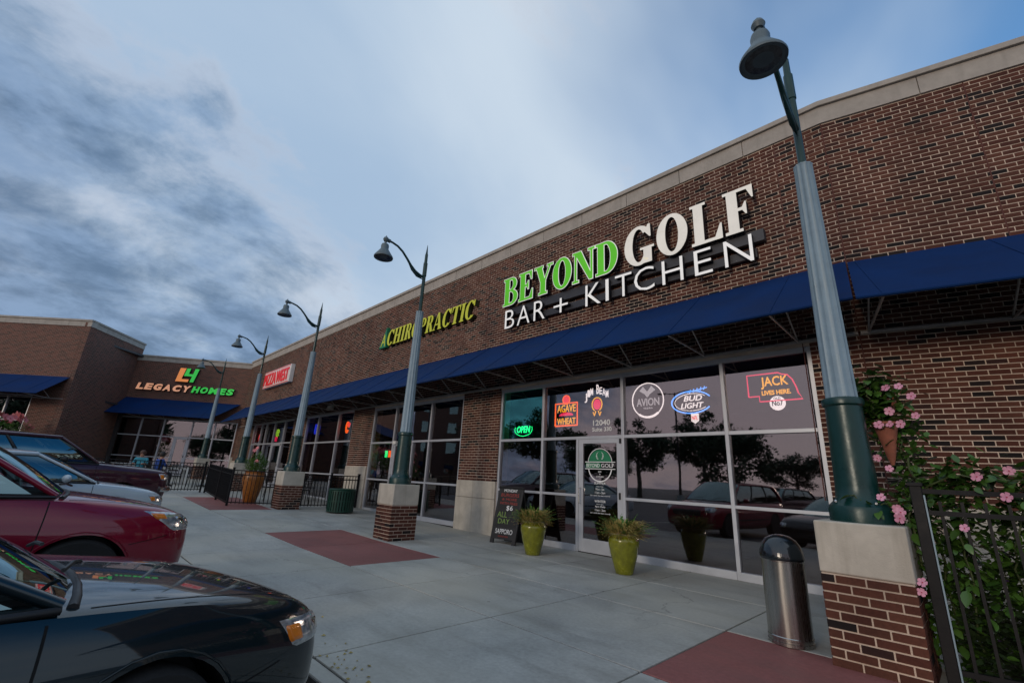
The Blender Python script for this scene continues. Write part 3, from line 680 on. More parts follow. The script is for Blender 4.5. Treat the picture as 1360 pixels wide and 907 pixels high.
# ================================================================== LETTERED SIGNS
def ell(cx, cy, rx, ry, a0, a1, n=28): return [(cx+rx*math.cos(R(a0+(a1-a0)*k/n)), cy+ry*math.sin(R(a0+(a1-a0)*k/n))) for k in range(n+1)]
def crescent(cx, cy, rx, ry, ix, iy, a0, a1, n=28):
    """list of convex-ish quads of an elliptical band"""
    return (cx, cy, rx, ry, ix, iy, a0, a1, n)
def band(b, gx=0, gy=0):
    cx, cy, rx, ry, ix, iy, a0, a1, n = b
    if a1-a0 < 359: a0 -= 30*gx; a1 += 30*gx
    o = ell(cx, cy, rx+gx, ry+gy, a0, a1, n); i = ell(cx, cy, ix-gx, iy-gy, a0, a1, n); return [[o[k], o[k+1], i[k+1], i[k]] for k in range(n)]
def rect(a, b, c, d): return [(a, c), (b, c), (b, d), (a, d)]
def glyph(ch, T=.25, t=.07):
    """bold serif capitals, cap height 1; returns (polygons, bands, advance)"""
    s = .065; P = []; B = []
    def stem(x, serl=.08, serr=.08, z0=0, z1=1):
        P.append(rect(x, x+T, z0, z1))
        for zz in ((z0, z0+s), (z1-s, z1)):
            if serl: P.append(rect(x-serl, x, *zz))
            if serr: P.append(rect(x+T, x+T+serr, *zz))
    if ch == 'B':
        stem(.08, .08, 0); x = .08+T
        P += [rect(x, x+.12, 1-t, 1), rect(x, x+.14, .5, .5+t), rect(x, x+.14, 0, t)]
        B += [crescent(x+.12, .76, .30, .24, .10, .24-t, -90, 90, 16), crescent(x+.13, .27, .36, .27, .14, .27-t, -90, 90, 16)]; adv = x+.55
    elif ch in 'EF':
        stem(.08, .08, 0 if ch == 'E' else .08); x = .08+T
        P += [rect(x, .70, 1-t, 1), [(.70, 1), (.70, .70), (.665, .70), (.56, 1-t), (.6, 1)], rect(x, .48, .48, .48+t), [(.42, .48+t/2-.015), (.50, .37), (.53, .37), (.53, .66), (.50, .66), (.42, .48+t/2+.015)]]
        if ch == 'E': P += [rect(x, .74, 0, t), [(.76, 0), (.76, .33), (.725, .33), (.60, t), (.6, 0)]]
        adv = .82 if ch == 'E' else .76
    elif ch == 'Y':
        P += [[(.08, 1), (.08+T*1.12, 1), (.55, .46), (.33, .42)], [(.86, 1), (.78, 1), (.50, .46), (.55, .40)], rect(.33, .33+T, 0, .46), rect(.24, .33, 0, s), rect(.33+T, .67, 0, s), rect(.0, .08, 1-s, 1), rect(.08+T*1.12, .44, 1-s, 1), rect(.66, .78, 1-s, 1), rect(.86, .95, 1-s, 1)]; adv = .93
    elif ch == 'O': B += [crescent(.44, .5, .44, .525, .185, .44, 0, 360, 40)]; adv = .92
    elif ch == 'N':
        P += [rect(.09, .09+.085, 0, 1), rect(.0, .09, 0, s), rect(.175, .27, 0, s), rect(.0, .09, 1-s, 1), [(.09, 1), (.38, 1), (.85, .12), (.85, 0), (.74, 0), (.175, .86)], rect(.80, .885, 0, 1), rect(.70, .80, 1-s, 1), rect(.885, .98, 1-s, 1)]; adv = 1.0
    elif ch == 'D':
        stem(.08, .08, 0); x = .08+T; P += [rect(x, x+.08, 1-t, 1), rect(x, x+.08, 0, t)]; B += [crescent(x+.08, .5, .46, .5, .20, .5-t, -90, 90, 24)]; adv = x+.58
    elif ch in 'GC':
        B += [crescent(.46, .5, .46, .525, .20, .44, 42, 318, 34)]
        P += [[(.83, 1.0), (.76, 1.0), (.70, .90), (.62, .86), (.80, .66), (.84, .66)]]
        if ch == 'G': P += [rect(.60, .60+T, .0, .42), rect(.50, .60, .36, .42), rect(.60+T, .93, .36, .42), [(.50, .05), (.6, .0), (.6, .2), (.55, .12)]]; adv = .96
        else: P += [[(.80, .18), (.86, .2), (.78, .08), (.66, .04), (.64, .12)]]; adv = .90
    elif ch == 'L':
        stem(.08, .08, .08); x = .08+T; P += [rect(x, .74, 0, t), [(.78, 0), (.78, .36), (.74, .36), (.60, t), (.6, 0)]]; adv = .80
    elif ch == 'H': stem(.08); stem(.62); P += [rect(.08+T, .62, .47, .47+t)]; adv = 1.0
    elif ch == 'I': stem(.08); adv = .44
    elif ch in 'RP':
        stem(.08, .08, .0 if ch == 'R' else .08); x = .08+T; P += [rect(x, x+.1, 1-t, 1), rect(x, x+.1, .47, .47+t)]; B += [crescent(x+.1, .735, .30, .265, .09, .265-t, -90, 90, 16)]
        if ch == 'R': P += [[(x+.05, .50), (x+.26, .50), (x+.50, s), (x+.50, 0), (x+.26, 0)], rect(x, x+.07, 0, s)]
        adv = .86 if ch == 'R' else .76
    elif ch == 'A': P += [[(.33, 1), (.50, 1), (.90, 0), (.90-T*1.1, 0)], [(.40, .95), (.33, 1), (.06, 0), (.14, 0)], rect(.16, .66, .28, .28+t), rect(-.02, .06, 0, s), rect(.14, .24, 0, s), rect(.9, .97, 0, s), rect(.56, .9-T*1.1, 0, s)]; adv = .95
    elif ch == 'T': stem(.30); P += [rect(.04, .30, 1-t, 1), rect(.30+T, .82, 1-t, 1), [(.0, 1), (.06, 1), (.12, 1-t), (.03, .68), (.0, .68)], [(.86, 1), (.80, 1), (.74, 1-t), (.83, .68), (.86, .68)]]; adv = .88
    return P, B, adv
def grow(poly, d):
    cx = sum(p[0] for p in poly)/len(poly); cy = sum(p[1] for p in poly)/len(poly); n = len(poly); out = []
    ar = sum(poly[i][0]*poly[(i+1) % n][1]-poly[(i+1) % n][0]*poly[i][1] for i in range(n))
    if ar < 0: poly = poly[::-1]
    for i in range(n):
        p0, p1, p2 = Vector((*poly[i-1], 0)), Vector((*poly[i], 0)), Vector((*poly[(i+1) % n], 0))
        e1 = (p1-p0); e2 = (p2-p1)
        if e1.length < 1e-6 or e2.length < 1e-6: out.append(poly[i]); continue
        e1.normalize(); e2.normalize(); n1 = Vector((e1.y, -e1.x, 0)); n2 = Vector((e2.y, -e2.x, 0)); m = n1+n2
        if m.length < 1e-3: m = n1
        m.normalize(); k = min(1/max(.35, m.dot(n1)), 2.2); q = p1+m*d*k; out.append((q.x, q.y))
    return out
def letter(parent, ch, x, z, wd, hgt, face, ret, dep, y0, adv_nat, border=0, shear=0, bmat=None):
    """one channel letter (part): dark body, face plate proud of it; x,z in sign space, depth along -y"""
    P, Bq, adv = glyph(ch); sx = wd/adv_nat
    tr = lambda p: [(x+(a*sx)+shear*b*hgt, z+b*hgt) for a, b in p]
    m = MB(); D = lambda a, b, h: (a, -h, b); gx, gy = border/sx, border/hgt
    big = [grow(tr(p), border) for p in P]+[tr(q) for b_ in Bq for q in band(b_, gx, gy)]
    small = [tr(p) for p in P]+[tr(q) for b_ in Bq for q in band(b_)]
    for k, (p, q) in enumerate(zip(big, small)):
        e = (k % 9)*.0005
        m.cur = 0; m.prism(p, y0, y0+dep+e, D)
        m.cur = 1; m.prism(p, y0+dep+e, y0+dep+.006+e, D)
        if border: m.cur = 2; m.prism(q, y0+dep+.0065+e, y0+dep+.0125+e, D)
    m.build('letter', [ret, bmat or face, face], parent)
    return adv*sx
def serif_word(parent, word, x0, x1, z, hgt, face, ret, dep, y0, border=0, shear=0, bmat=None, gap=.06):
    tot = sum(glyph(c)[2] for c in word)+gap*(len(word)-1); k = (x1-x0)/tot; x = x0
    for c in word:
        a = glyph(c)[2]; letter(parent, c, x, z, a*k, hgt, face, ret, dep, y0, a, border, shear, bmat); x += (a+gap)*k
def lit(name, base, e):
    m = simple(name, base, .4, var=.05, scale=3); b = m.node_tree.nodes['Principled BSDF']; m.node_tree.links.new(b.inputs['Base Color'].links[0].from_socket, b.inputs['Emission Color']); b.inputs['Emission Strength'].default_value = e; return m
M['green_lit'] = lit('backlit_lime_face', (.085, .45, .006), .42); M['white_lit'] = lit('backlit_white_face', (.82, .81, .78), .32); M['cream_lit'] = lit('backlit_cream_face', (.72, .69, .62), .30); M['yellow_face'] = lit('backlit_yellow_green_face', (.50, .52, .03), .15)
sg = thing('shop_sign', 'green and white bar and kitchen sign on the main brick wall', 'sign', (-8.2, YF, 4.95))
ox, oz = 8.2, -4.95
def on(x): return x+ox
serif_word(sg, 'BEYOND', on(-8.22), on(-4.68), 5.665+oz, .77, M['green_lit'], M['return'], .10, .13, border=.017, bmat=M['white_lit'], gap=.03)
serif_word(sg, 'GOLF', on(-4.52), on(-1.92), 5.615+oz, .86, M['cream_lit'], M['return'], .11, .13, gap=.05)
MB().b2(on(-8.10), on(-1.90), -.125, -.01, 5.40+oz, 5.62+oz).build('raceway', M['raceway'], sg, bevel=.006)
MB().b2(on(-8.0), on(-2.05), -.10, -.012, 5.13+oz, 5.30+oz).build('raceway', M['raceway'], sg, bevel=.006)
word = [('B', -8.13, .34), ('A', -7.68, .43), ('R', -7.11, .36), ('+', -6.47, .42), ('K', -5.55, .40), ('I', -5.02, .075), ('T', -4.78, .39), ('C', -4.33, .44), ('H', -3.72, .42), ('E', -3.08, .32), ('N', -2.54, .47)]
for ch, x, w in word:
    hh = .50 if ch != '+' else .36
    o = link('letter', fit_text(ch, w, hh, .05, M['return'], off=-.012), sg, (on(x), -.165, (5.03 if ch != '+' else 5.06)+oz), (R(90), 0, 0))
    fc = link('letter_face', fit_text(ch, w, hh, .004, M['white_lit'], off=-.012), o, (0, 0, .055))
# chiropractic
cs = thing('shop_sign', 'yellow-green sign reading chiropractic behind a lamp post', 'sign', (-14.9, YF, 5.6))
serif_word(cs, 'CHIROPRACTIC', .50, 5.36, .08, .56, M['yellow_face'], M['olive_ret'], .14, .02, shear=.16, gap=.05)
t_ = MB(); t_.prism([(-.02, .05), (.46, .05), (.40, .82)], .02, .16, lambda a, b, h: (a, -h, b)); t_.build('emblem', M['print_green'], cs, bevel=.004)
link('emblem_letter', fit_text('A', .30, .45, .004, M['yellow_face'], shear=.2), cs, (.10, -.165, .10), (R(90), 0, 0))
# pizza shop sign: white cabinet with red letters
ps = thing('shop_sign', 'white cabinet sign with red letters near the inner corner', 'sign', (-27.8, YF, 5.46))
MB().b2(0, 4.0, -.22, -.01, 0, .93).build('cabinet', M['white'], ps, bevel=.02)
NEON = {'red': emit('red_glow', (1, .045, .05), 2.4, (.5, .02, .03)), 'orange': emit('orange_glow', (1, .13, .01), 3.2), 'yellow': emit('yellow_glow', (1, .45, .012), 2.6), 'white': emit('white_glow', (1, .97, .95), 2.4),
        'green': emit('green_glow', (.03, 1, .25), 3.2), 'blue': emit('blue_glow', (.10, .35, 1), 4.0), 'pink': emit('pink_glow', (1, .03, .12), 2.2), 'lime': emit('lime_glow', (.45, 1, .05), 1.6), 'deepblue': emit('deep_blue_glow', (.02, .05, 1), 1.8)}
M['lit_red'] = emit('backlit_red_letter', (1, .04, .05), .22, (.55, .02, .03))
for tx, x, w in (('PIZZA', .18, 1.85), ('WEST', 2.10, 1.75)):
    link('letter_row', fit_text(tx, w, .66, .02, M['lit_red'], off=.012), ps, (x, -.245, .12), (R(90), 0, 0))
for z in (.03, .87): MB().b2(.06, 3.94, -.232, -.223, z, z+.03).build('border_tube', M['lit_red'], ps)
# legacy sign
ls = thing('shop_sign', 'orange and green block letter sign on the far corner shop', 'sign', (-31.6-.579*6.18, 7.833-.815*6.18, 5.38), R(54.6))
M['orange_face'] = emit('orange_face', (1, .32, .08), .42, (.7, .25, .08)); M['peach_face'] = emit('peach_face', (1, .45, .25), .38, (.75, .4, .25)); M['hgreen_face'] = emit('bright_green_face', (.03, .75, .08), .35, (.05, .5, .08))
def slab_word(parent, tx, x, w, z, hh, face, name='letter'):
    ww = [{'M': 1.3, 'O': 1.1, 'L': .85, 'E': .9}.get(c, 1) for c in tx]; k_ = w/sum(ww); xx = x
    for i, ch in enumerate(tx):
        cw = ww[i]*k_; x = xx-i*cw; xx += cw
        o = link(name, fit_text(ch, cw*.90, hh, .06, M['return'], off=.05, shear=.0), parent, (x+i*cw, -.08, z), (R(90), 0, 0))
        for v in o.data.vertices: v.co.x += .22*v.co.y
        f = link('letter_face', o.data.copy(), o, (.012, .012, .035), (0, 0, 0)); f.scale = (.94, .94, .5); f.data.materials.clear(); f.data.materials.append(face)
slab_word(ls, 'LEGACY', 0, 3.02, .02, .42, M['peach_face']); slab_word(ls, 'HOMES', 3.06, 2.42, .02, .42, M['hgreen_face'])
def pr_sign(parent, pts, face, name):
    m = MB(); m.prism([(a+.02, b-.02) for a, b in pts], .03, .14, lambda a, b, h: (a, -h, b)); o = m.build(name, M['return'], parent)
    m = MB(); m.prism(pts, .141, .16, lambda a, b, h: (a, -h, b)); m.build('emblem_face', face, o)
pr_sign(ls, [(2.05, .66), (2.75, .66), (2.78, .82), (2.36, .82), (2.50, 1.50), (2.18, 1.50)], M['orange_face'], 'emblem')
pr_sign(ls, [(2.86, .66), (3.06, .66), (3.24, 1.50), (3.02, 1.50), (2.95, 1.16), (2.70, 1.16), (2.76, 1.50), (2.56, 1.50), (2.46, 1.02), (2.92, 1.02)], M['hgreen_face'], 'emblem')

# ================================================================== NEON SIGNS IN THE MAIN WINDOW
NY = YF+.16; SOFT = emit('soft_white_glow', (.8, .82, .85), .9, (.5, .5, .5))
def neon_text(parent, tx, x, z, w, hh, m, y=0, off=-.012, shear=0, bev=.006):
    me = fit_text(tx, w, hh, .004, m, off=max(off, .014), shear=shear, bev=0); return link('lettering', me, parent, (x, y, z), (R(90), 0, 0))
def tubeline(parent, pts, m, r=.010, name='glass_tube'):
    t = MB(); t.tube([(a, -.005, b) for a, b in pts], r, 6); return t.build(name, m, parent, smooth=60)
def cord(parent, x, z0, z1): MB().tube([(x, 0, z0), (x, .002, z1)], .003, 5).build('hanging_wire', M['black_metal'], parent)
# OPEN
t = thing('neon_sign', 'small green neon sign reading OPEN', 'neon sign', (-7.93, NY, 2.33)); neon_text(t, 'OPEN', .05, .06, .44, .16, NEON['green'], shear=.15); tubeline(t, ell(.27, .14, .29, .16, -200, 20, 20), NEON['green'], .006); cord(t, .27, .3, 1.1)
# agave wheat
t = thing('neon_sign', 'orange and yellow neon beer sign reading AGAVE WHEAT', 'neon sign', (-6.66, NY, 2.50))
fr = [(0, 0), (.62, 0), (.62, .50), (0, .50), (0, 0)]; tubeline(t, fr, NEON['orange'], .018); neon_text(t, 'AGAVE', .05, .30, .52, .17, NEON['yellow']); neon_text(t, 'WHEAT', .05, .03, .52, .14, NEON['yellow'])
m = MB(); m.prism(ell(.31, .22, .20, .075, 0, 180, 14), 0, .008, lambda a, b, h: (a, -h, b)); m.build('emblem', NEON['pink'], t); m = MB(); m.prism(ell(.31, .58, .085, .085, 0, 360, 20), 0, .008, lambda a, b, h: (a, -h, b)); m.build('emblem', NEON['red'], t); tubeline(t, ell(.31, .58, .10, .10, 0, 360, 20), NEON['orange'], .012); cord(t, .31, .68, .95)
# jim beam
t = thing('neon_sign', 'white arched neon whiskey sign with a red and yellow crest', 'neon sign', (-5.84, NY, 2.65))
for i, ch in enumerate('JIM BEAM'):
    f = (i-3.5)/3.5
    if ch != ' ': link('lettering', fit_text(ch, .066, .15 if ch not in 'JB' else .20, .004, NEON['white'], off=.012), t, (.30+f*.27-.033, 0, .47-.10*f*f+(.02 if ch != 'J' else -.05)), (R(90), R(0), 0))
m = MB(); m.prism(ell(.32, .26, .095, .115, 0, 360, 20), 0, .006, lambda a, b, h: (a, -h, b)); m.build('emblem', NEON['pink'], t); tubeline(t, ell(.32, .26, .125, .145, -60, 240, 24), NEON['yellow'], .012)
for s in (-1, 1): tubeline(t, [(.32+s*.03, .12), (.32+s*.07, .02), (.32+s*.10, .10)], NEON['yellow'], .012)
cord(t, .3, .6, .9)
# avion
t = thing('neon_sign', 'white ring neon tequila sign with a winged emblem', 'neon sign', (-4.68, NY, 2.56)); tubeline(t, ell(.34, .34, .33, .335, 0, 360, 40), NEON['white'], .011); tubeline(t, ell(.34, .335, .325, .325, -125, -50, 16), NEON['white'], .022); neon_text(t, 'AVION', .10, .23, .48, .15, SOFT); neon_text(t, 'TEQUILA', .24, .165, .20, .035, SOFT)
w = MB()
for s in (-1, 1):
    for k in range(4): w.prism([(.34+s*.01, .43+.02*k), (.34+s*(.17-.02*k), .53+.018*k), (.34+s*(.15-.02*k), .555+.02*k), (.34+s*.02, .47+.02*k)], k*.002, k*.002+.004, lambda a, b, h: (a, -h, b))
w.prism(ell(.34, .46, .045, .06, 0, 360, 14), .009, .013, lambda a, b, h: (a, -h, b)); w.build('emblem', SOFT, t); cord(t, .34, .68, .9)
# bud light
t = thing('neon_sign', 'blue and white neon light beer sign shaped like a football', 'neon sign', (-3.84, NY, 2.45)); tubeline(t, ell(.36, .34, .37, .20, 25, 330, 30), NEON['blue'], .013); tubeline(t, ell(.37, .34, .32, .155, 40, 320, 30), NEON['white'], .006)
neon_text(t, 'BUD', .22, .36, .34, .10, NEON['white'], shear=.25); neon_text(t, 'LIGHT', .16, .23, .42, .10, NEON['white'], shear=.25)
tubeline(t, [(.30, .52), (.66, .58)], NEON['blue'], .009)
for k in range(5): tubeline(t, [(.34+k*.065, .50+k*.011), (.36+k*.065, .565+k*.011)], NEON['blue'], .008)
m = MB(); m.prism([(.34, .0), (.41, -.05), (.48, .0), (.48, .13), (.34, .13)], 0, .008, lambda a, b, h: (a, -h, b)); m.build('shield', NEON['white'], t); link('lettering', fit_text('NFL', .11, .07, .002, NEON['red'], off=.01), t, (.355, -.012, .02), (R(90), 0, 0)); cord(t, .36, .58, .95)
# jack
t = thing('neon_sign', 'red state outline neon sign reading JACK LIVES HERE', 'neon sign', (-2.50, NY, 2.60))
tubeline(t, [(0, .19), (0, .55), (.47, .55), (.52, .52), (.60, .50), (.66, .42), (.70, .30), (.72, .20), (.77, .10), (.34, .10), (.16, .10), (.16, .19), (0, .19)], NEON['pink'], .011)
neon_text(t, 'JACK', .20, .30, .40, .20, NEON['yellow']); neon_text(t, 'LIVES HERE.', .20, .20, .42, .075, NEON['yellow'], off=.03)
m = MB(); m.prism(ell(.415, .06, .115, .115, 0, 360, 28), 0, .006, lambda a, b, h: (a, -h, b)); m.build('badge', NEON['white'], t); link('lettering', fit_text('No7', .16, .09, .002, M['return'], off=.03), t, (.335, -.012, .015), (R(90), 0, 0)); link('lettering', fit_text('OLD', .10, .04, .002, M['return'], off=.02), t, (.365, -.012, .115), (R(90), 0, 0)); cord(t, .4, .55, .8)
# small lights in the windows further along
def blob(label, x, z, parts):
    t = thing('neon_sign', label, 'neon sign', (x, NY+.1, z))
    for c, px, pz, rx, rz in parts: tubeline(t, ell(px, pz, rx, rz, 0, 330, 14), NEON[c], .038)
blob('small red glowing sign in the farthest window of the main row', -28.0, 2.85, [('red', 0, 0, .16, .2), ('red', .02, .05, .06, .1)])
blob('round lime and violet glowing sign beyond the third lamp post', -25.3, 2.9, [('lime', 0, .1, .17, .17), ('lime', 0, .1, .08, .08), ('pink', -.1, -.2, .1, .1)])
blob('deep blue glowing sign in the patio window', -20.2, 2.95, [('deepblue', 0, 0, .12, .28), ('deepblue', -.3, .05, .05, .2)])
blob('red-orange glowing sign beside the brick wall pier on the patio', -17.4, 2.95, [('orange', 0, 0, .1, .2), ('red', .1, .1, .06, .06)])
t = thing('neon_sign', 'tiny row of coloured bottle lights behind the second lamp post', 'neon sign', (-14.5, NY+.3, 1.92))
for k, c in enumerate(('green', 'orange', 'lime')): tubeline(t, [(k*.22, -.1), (k*.22, .12)], NEON[c], .05)
# emergency light under the awning
t = thing('canopy_light', 'cream twin-head light fixture under the long navy awning', 'light fixture', (-18.5, 7.755, 3.80)); MB().box(0, 0, 0, .42, .14, .12).build('housing', M['cream'], t, bevel=.03); 
for s in (-1, 1): MB().lathe([(.0, -.10), (.07, -.09), (.075, -.02), (.03, .02)], 14, (s*.17, -.02, -.04)).build('lamp_head', M['cream'], t, smooth=40)

# ================================================================== BRICK PIERS AND STREET LAMPS
PH, PB, PW = 1.083, .677, .61
def pier(label, x0, y0, zb):
    """x0,y0 = front-right corner seen from the lot is (x0+PW, y0); local origin at the middle of its base"""
    t = thing('brick_pier', label, 'pier', (x0+PW/2, y0+PW/2, zb), 0, 'brick piers under the lamps'); h = PW/2
    MB().b2(-h+.006, h-.006, -h+.006, h-.006, -.05, PB).build('core', M['mortar'], t)
    BD = .092
    for side in range(4):
        for i in range(10):
            if (i+side) % 2 == 0: e0, e1, nb = -h, h, 3            # stretchers run out to both corners
            else: e0, e1, nb = -h+BD+JT, h-BD-JT, 2                 # stopped between the neighbours' ends
            w = (e1-e0-(nb-1)*JT)/nb
            for k in range(nb):
                c = e0+w/2+k*(w+JT); j = random.uniform(-.0015, .0015)
                link('brick', brick_mesh(w, BD), t, Matrix.Rotation(R(90*side), 4, 'Z') @ Vector((c, -h+j, i*BH+(BH-JT)/2)), (0, 0, R(90*side)))
    MB().b2(-h-.003, h+.003, -h-.003, h+.003, PB+.002, PH).build('cap_block', M['stone'], t, bevel=.012)
    return t
def lamp(label, x, y, zb, dz=0, rz=0, da=0):
    t = thing('street_lamp', label, 'street lamp', (x, y, zb), rz, 'street lamps along the walk')
    MB().lathe([(.235, 0), (.235, .10), (.225, .13), (.185, .17), (.168, .20), (.160, .30), (.150, .75), (.146, 1.0), (.165, 1.015), (.168, 1.05), (.160, 1.075), (.125, 1.085)], 16).build('base', M['lamp_green'], t, smooth=25)
    zt = 3.88+dz
    for k in range(4): MB().lathe([(.016, 0), (.016, .014), (.008, .02), (0, .02)], 6, (.20*math.cos(R(45+90*k)), .20*math.sin(R(45+90*k)), .155)).build('bolt', M['chrome'], t)
    MB().lathe([(.128, 1.07), (.125, 1.2), (.090, zt-.02), (.094, zt-.015), (.094, zt), (.05, zt+.004)], 64, flute=.10, nf=12).build('shaft', M['lamp_grey'], t, smooth=35)
    MB().tube([(0, 0, zt-.02), (0, 0, zt+.92), (0, 0, zt+.93), (0, 0, zt+1.28), (0, 0, zt+1.285), (0, 0, zt+1.52), (0, 0, zt+1.525), (0, 0, zt+1.78)], [.040, .040, .050, .050, .038, .036, .028, .004], 12).build('upper_pole', M['lamp_green'], t, smooth=30)
    za = zt+.90+da
    pts = [(0, -.03, za), (0, -.13, za+.015), (0, -.27, za+.07), (0, -.40, za+.17), (0, -.52, za+.30), (0, -.66, za+.43), (0, -.80, za+.51), (0, -.95, za+.545), (0, -1.08, za+.55)]
    MB().tube(pts, [.034, .034, .033, .032, .028, .027, .026, .025, .025], 10).build('arm', M['lamp_green'], t, smooth=50)
    MB().tube([(0, -.05, za-.06), (0, -.2, za-.03), (0, -.36, za+.08), (0, -.45, za+.19)], [.012, .03, .025, .012], 8).build('arm_web', M['lamp_green'], t, smooth=50)
    hy, hz = -1.12, za+.55
    hd = MB(); hd.lathe([(.0, .10), (.012, .09), (.016, .06), (.02, .055)][::-1], 10, (0, hy, hz)); hd.lathe([(0, -.065), (.045, -.05), (.066, 0), (.048, .045), (0, .06)], 18, (0, hy, hz)); hd.tube([(0, hy, hz), (0, hy, hz-.15)], .026, 12)
    hd.tube([(0, hy+.05, hz), (0, hy+.11, hz-.005)], .045, 10)
    hd.build('knuckle', M['lamp_head'], t, smooth=40)
    MB().lathe([(.19, -.455), (.212, -.475), (.216, -.455), (.205, -.43), (.145, -.34), (.095, -.265), (.086, -.24), (.089, -.17), (.077, -.13), (.03, -.12)], 32, (0, hy, hz)).build('shade', M['lamp_head'], t, smooth=40)
    MB().lathe([(.0, -.45), (.15, -.458), (.192, -.448)], 24, (0, hy, hz)).build('lens', M['lens'], t, smooth=40)
    return t
P1 = pier('large brick pier with stone cap beside the steel litter bin', -1.098, 4.832, 0)
P2 = pier('brick and stone pier in front of the second storefront', -9.076, 5.119, .0)
P3 = pier('brick and stone pier joining the black patio fence', -15.35, 5.12, zg(-15)+.0)
P4 = pier('brick and stone pier hidden behind the tall orange planter', -21.9, 5.4, zg(-21.6))
P5 = pier('farthest brick and stone pier before the corner shop', -30.3, 5.7, zg(-30))
lamp('nearest street lamp with its head high against the sky at right', -.80, 5.137, PH, -.20, da=-.42)
lamp('street lamp standing in front of the yellow-green sign', -8.77, 5.424, PH, .03)
lamp('third street lamp from the right, by the black patio fence', -15.05, 5.425, PH+zg(-15), -.05)
lamp('fourth street lamp from the right, behind the orange planter', -21.6, 5.705, PH+zg(-21.6), -.1)
lamp('farthest street lamp, in front of the corner shop', -30.0, 6.0, PH+zg(-30), .0)

# ================================================================== FENCES
_pk = {}
def fence(name, label, pts, h=1.0, sp=.105, group='black picket fences', posts=None, pk=.018):
    t = thing(name, label, 'fence', (pts[0][0], pts[0][1], zg(pts[0][0])), 0, group); o = Vector((pts[0][0], pts[0][1], zg(pts[0][0])))
    if (h, pk) not in _pk: _pk[(h, pk)] = MB().box(0, 0, h/2+.03, pk, pk, h-.06).mesh('picket', M['black_metal'])
    for k, p in enumerate(pts):
        if posts and k not in posts: continue
        b = Vector((p[0], p[1], zg(p[0])))-o; q = MB(); q.box(b.x, b.y, b.z+(h+.05)/2, .055, .055, h+.05); q.box(b.x, b.y, b.z+h+.06, .07, .07, .025); q.build('post', M['black_metal'], t, bevel=.004)
    for a, b in zip(pts[:-1], pts[1:]):
        A = Vector((a[0], a[1], zg(a[0])))-o; B = Vector((b[0], b[1], zg(b[0])))-o; L_ = (B-A).length; n = max(1, int(L_/sp)); rz = math.atan2((B-A).y, (B-A).x)
        for z in (h-.01, h-.14, .10): MB().bar(A+Vector((0, 0, z)), B+Vector((0, 0, z)), .022, .028).build('rail', M['black_metal'], t)
        for i in range(1, n): link('picket', _pk[(h, pk)], t, A+(B-A)*(i/n), (0, 0, rz))
    return t
fence('picket_fence', 'black picket fence from the lamp pier back to the wall beside the green bin', [(-15.05, 5.78), (-15.1, 6.75), (-15.2, 7.75)], 1.02)
fence('picket_fence', 'black picket fence wrapping the tall orange planter', [(-15.42, 5.25), (-15.85, 4.05), (-17.6, 4.15), (-20.2, 4.35)], 1.02)
fence('picket_fence', 'black picket fence in front of the seated people behind the parked cars', [(-20.4, 4.25), (-20.0, 2.8), (-20.2, 1.4), (-20.6, .0), (-21.2, -1.8)], 1.02)

# right-hand fence: heavy corner post and long rail
t = thing('picket_fence', 'black iron fence overgrown by the vine at the right edge', 'fence', (-.39, 5.0, 0), 0, 'black picket fences')
q = MB(); q.box(0, 0, .70, .075, .075, 1.40); q.box(0, 0, 1.41, .095, .095, .03); q.build('post', M['black_metal'], t, bevel=.005)
MB().box(.045, -.034, .68, .010, .012, 1.30).build('edge_strip', M['lamp_grey'], t)
pkm = MB().box(0, 0, .66, .020, .020, 1.26).mesh('picket', M['black_metal'])
for i in range(1, 30):
    link('picket', pkm, t, (i*.125, i*.125*.22, 0))
for z in (1.36, 1.20, .12): MB().bar((0, 0, z), (3.8, 3.8*.22, z), .03, .035).build('rail', M['black_metal'], t)

# ================================================================== PLANTS
def leaf_mesh(L_, W_, mats, fold=.25, droop=.25, name='leaf'):
    m = MB(); rows_ = [(0, .02), (.18, .75), (.42, 1), (.68, .8), (.88, .38), (1, .02)]
    vs = []
    for f, w in rows_:
        z = -droop*L_*f*f; vs += [(-w*W_/2, f*L_, z+fold*w*W_/2), (0, f*L_, z), (w*W_/2, f*L_, z+fold*w*W_/2)]
    fs = []
    for i in range(len(rows_)-1):
        a = i*3; fs += [(a, a+1, a+4, a+3), (a+1, a+2, a+5, a+4)]
    m.add(vs, fs); return m.mesh(name, mats, 60)
LEAF = [leaf_mesh(.10, .058, M['leaf'], droop=.2), leaf_mesh(.075, .046, M['leaf'], droop=.35), leaf_mesh(.115, .062, M['leaf'], droop=.15)]
def flower_mesh(r, pet, eye=True, n=5):
    m = MB()
    for k in range(n):
        a = 2*math.pi*k/n; rr = [(0.12, .10), (.45, .34), (.8, .44), (1, .26), (1.03, 0)]
        pts = [(x*r, y*r) for x, y in rr]+[(x*r, -y*r) for x, y in rr[::-1][1:]]
        V = [(x*math.cos(a)-y*math.sin(a), x*math.sin(a)+y*math.cos(a), .12*r*(x/r)**2+.004*(k % 2)-.25*r*abs(y/r)) for x, y in pts]
        m.add(V, [tuple(range(len(V)))])
    m.cur = 1; m.lathe([(.16*r, .02*r), (.1*r, .08*r), (0, .03*r)], 8)
    return m.mesh('flower', [pet, M['petal_eye']])
FLW = flower_mesh(.037, M['petal']); FLW2 = flower_mesh(.06, M['petal_red'])
def rand_rot(up=.5): return (random.uniform(-.9, .9), random.uniform(-.9, .9), random.uniform(0, 6.28))
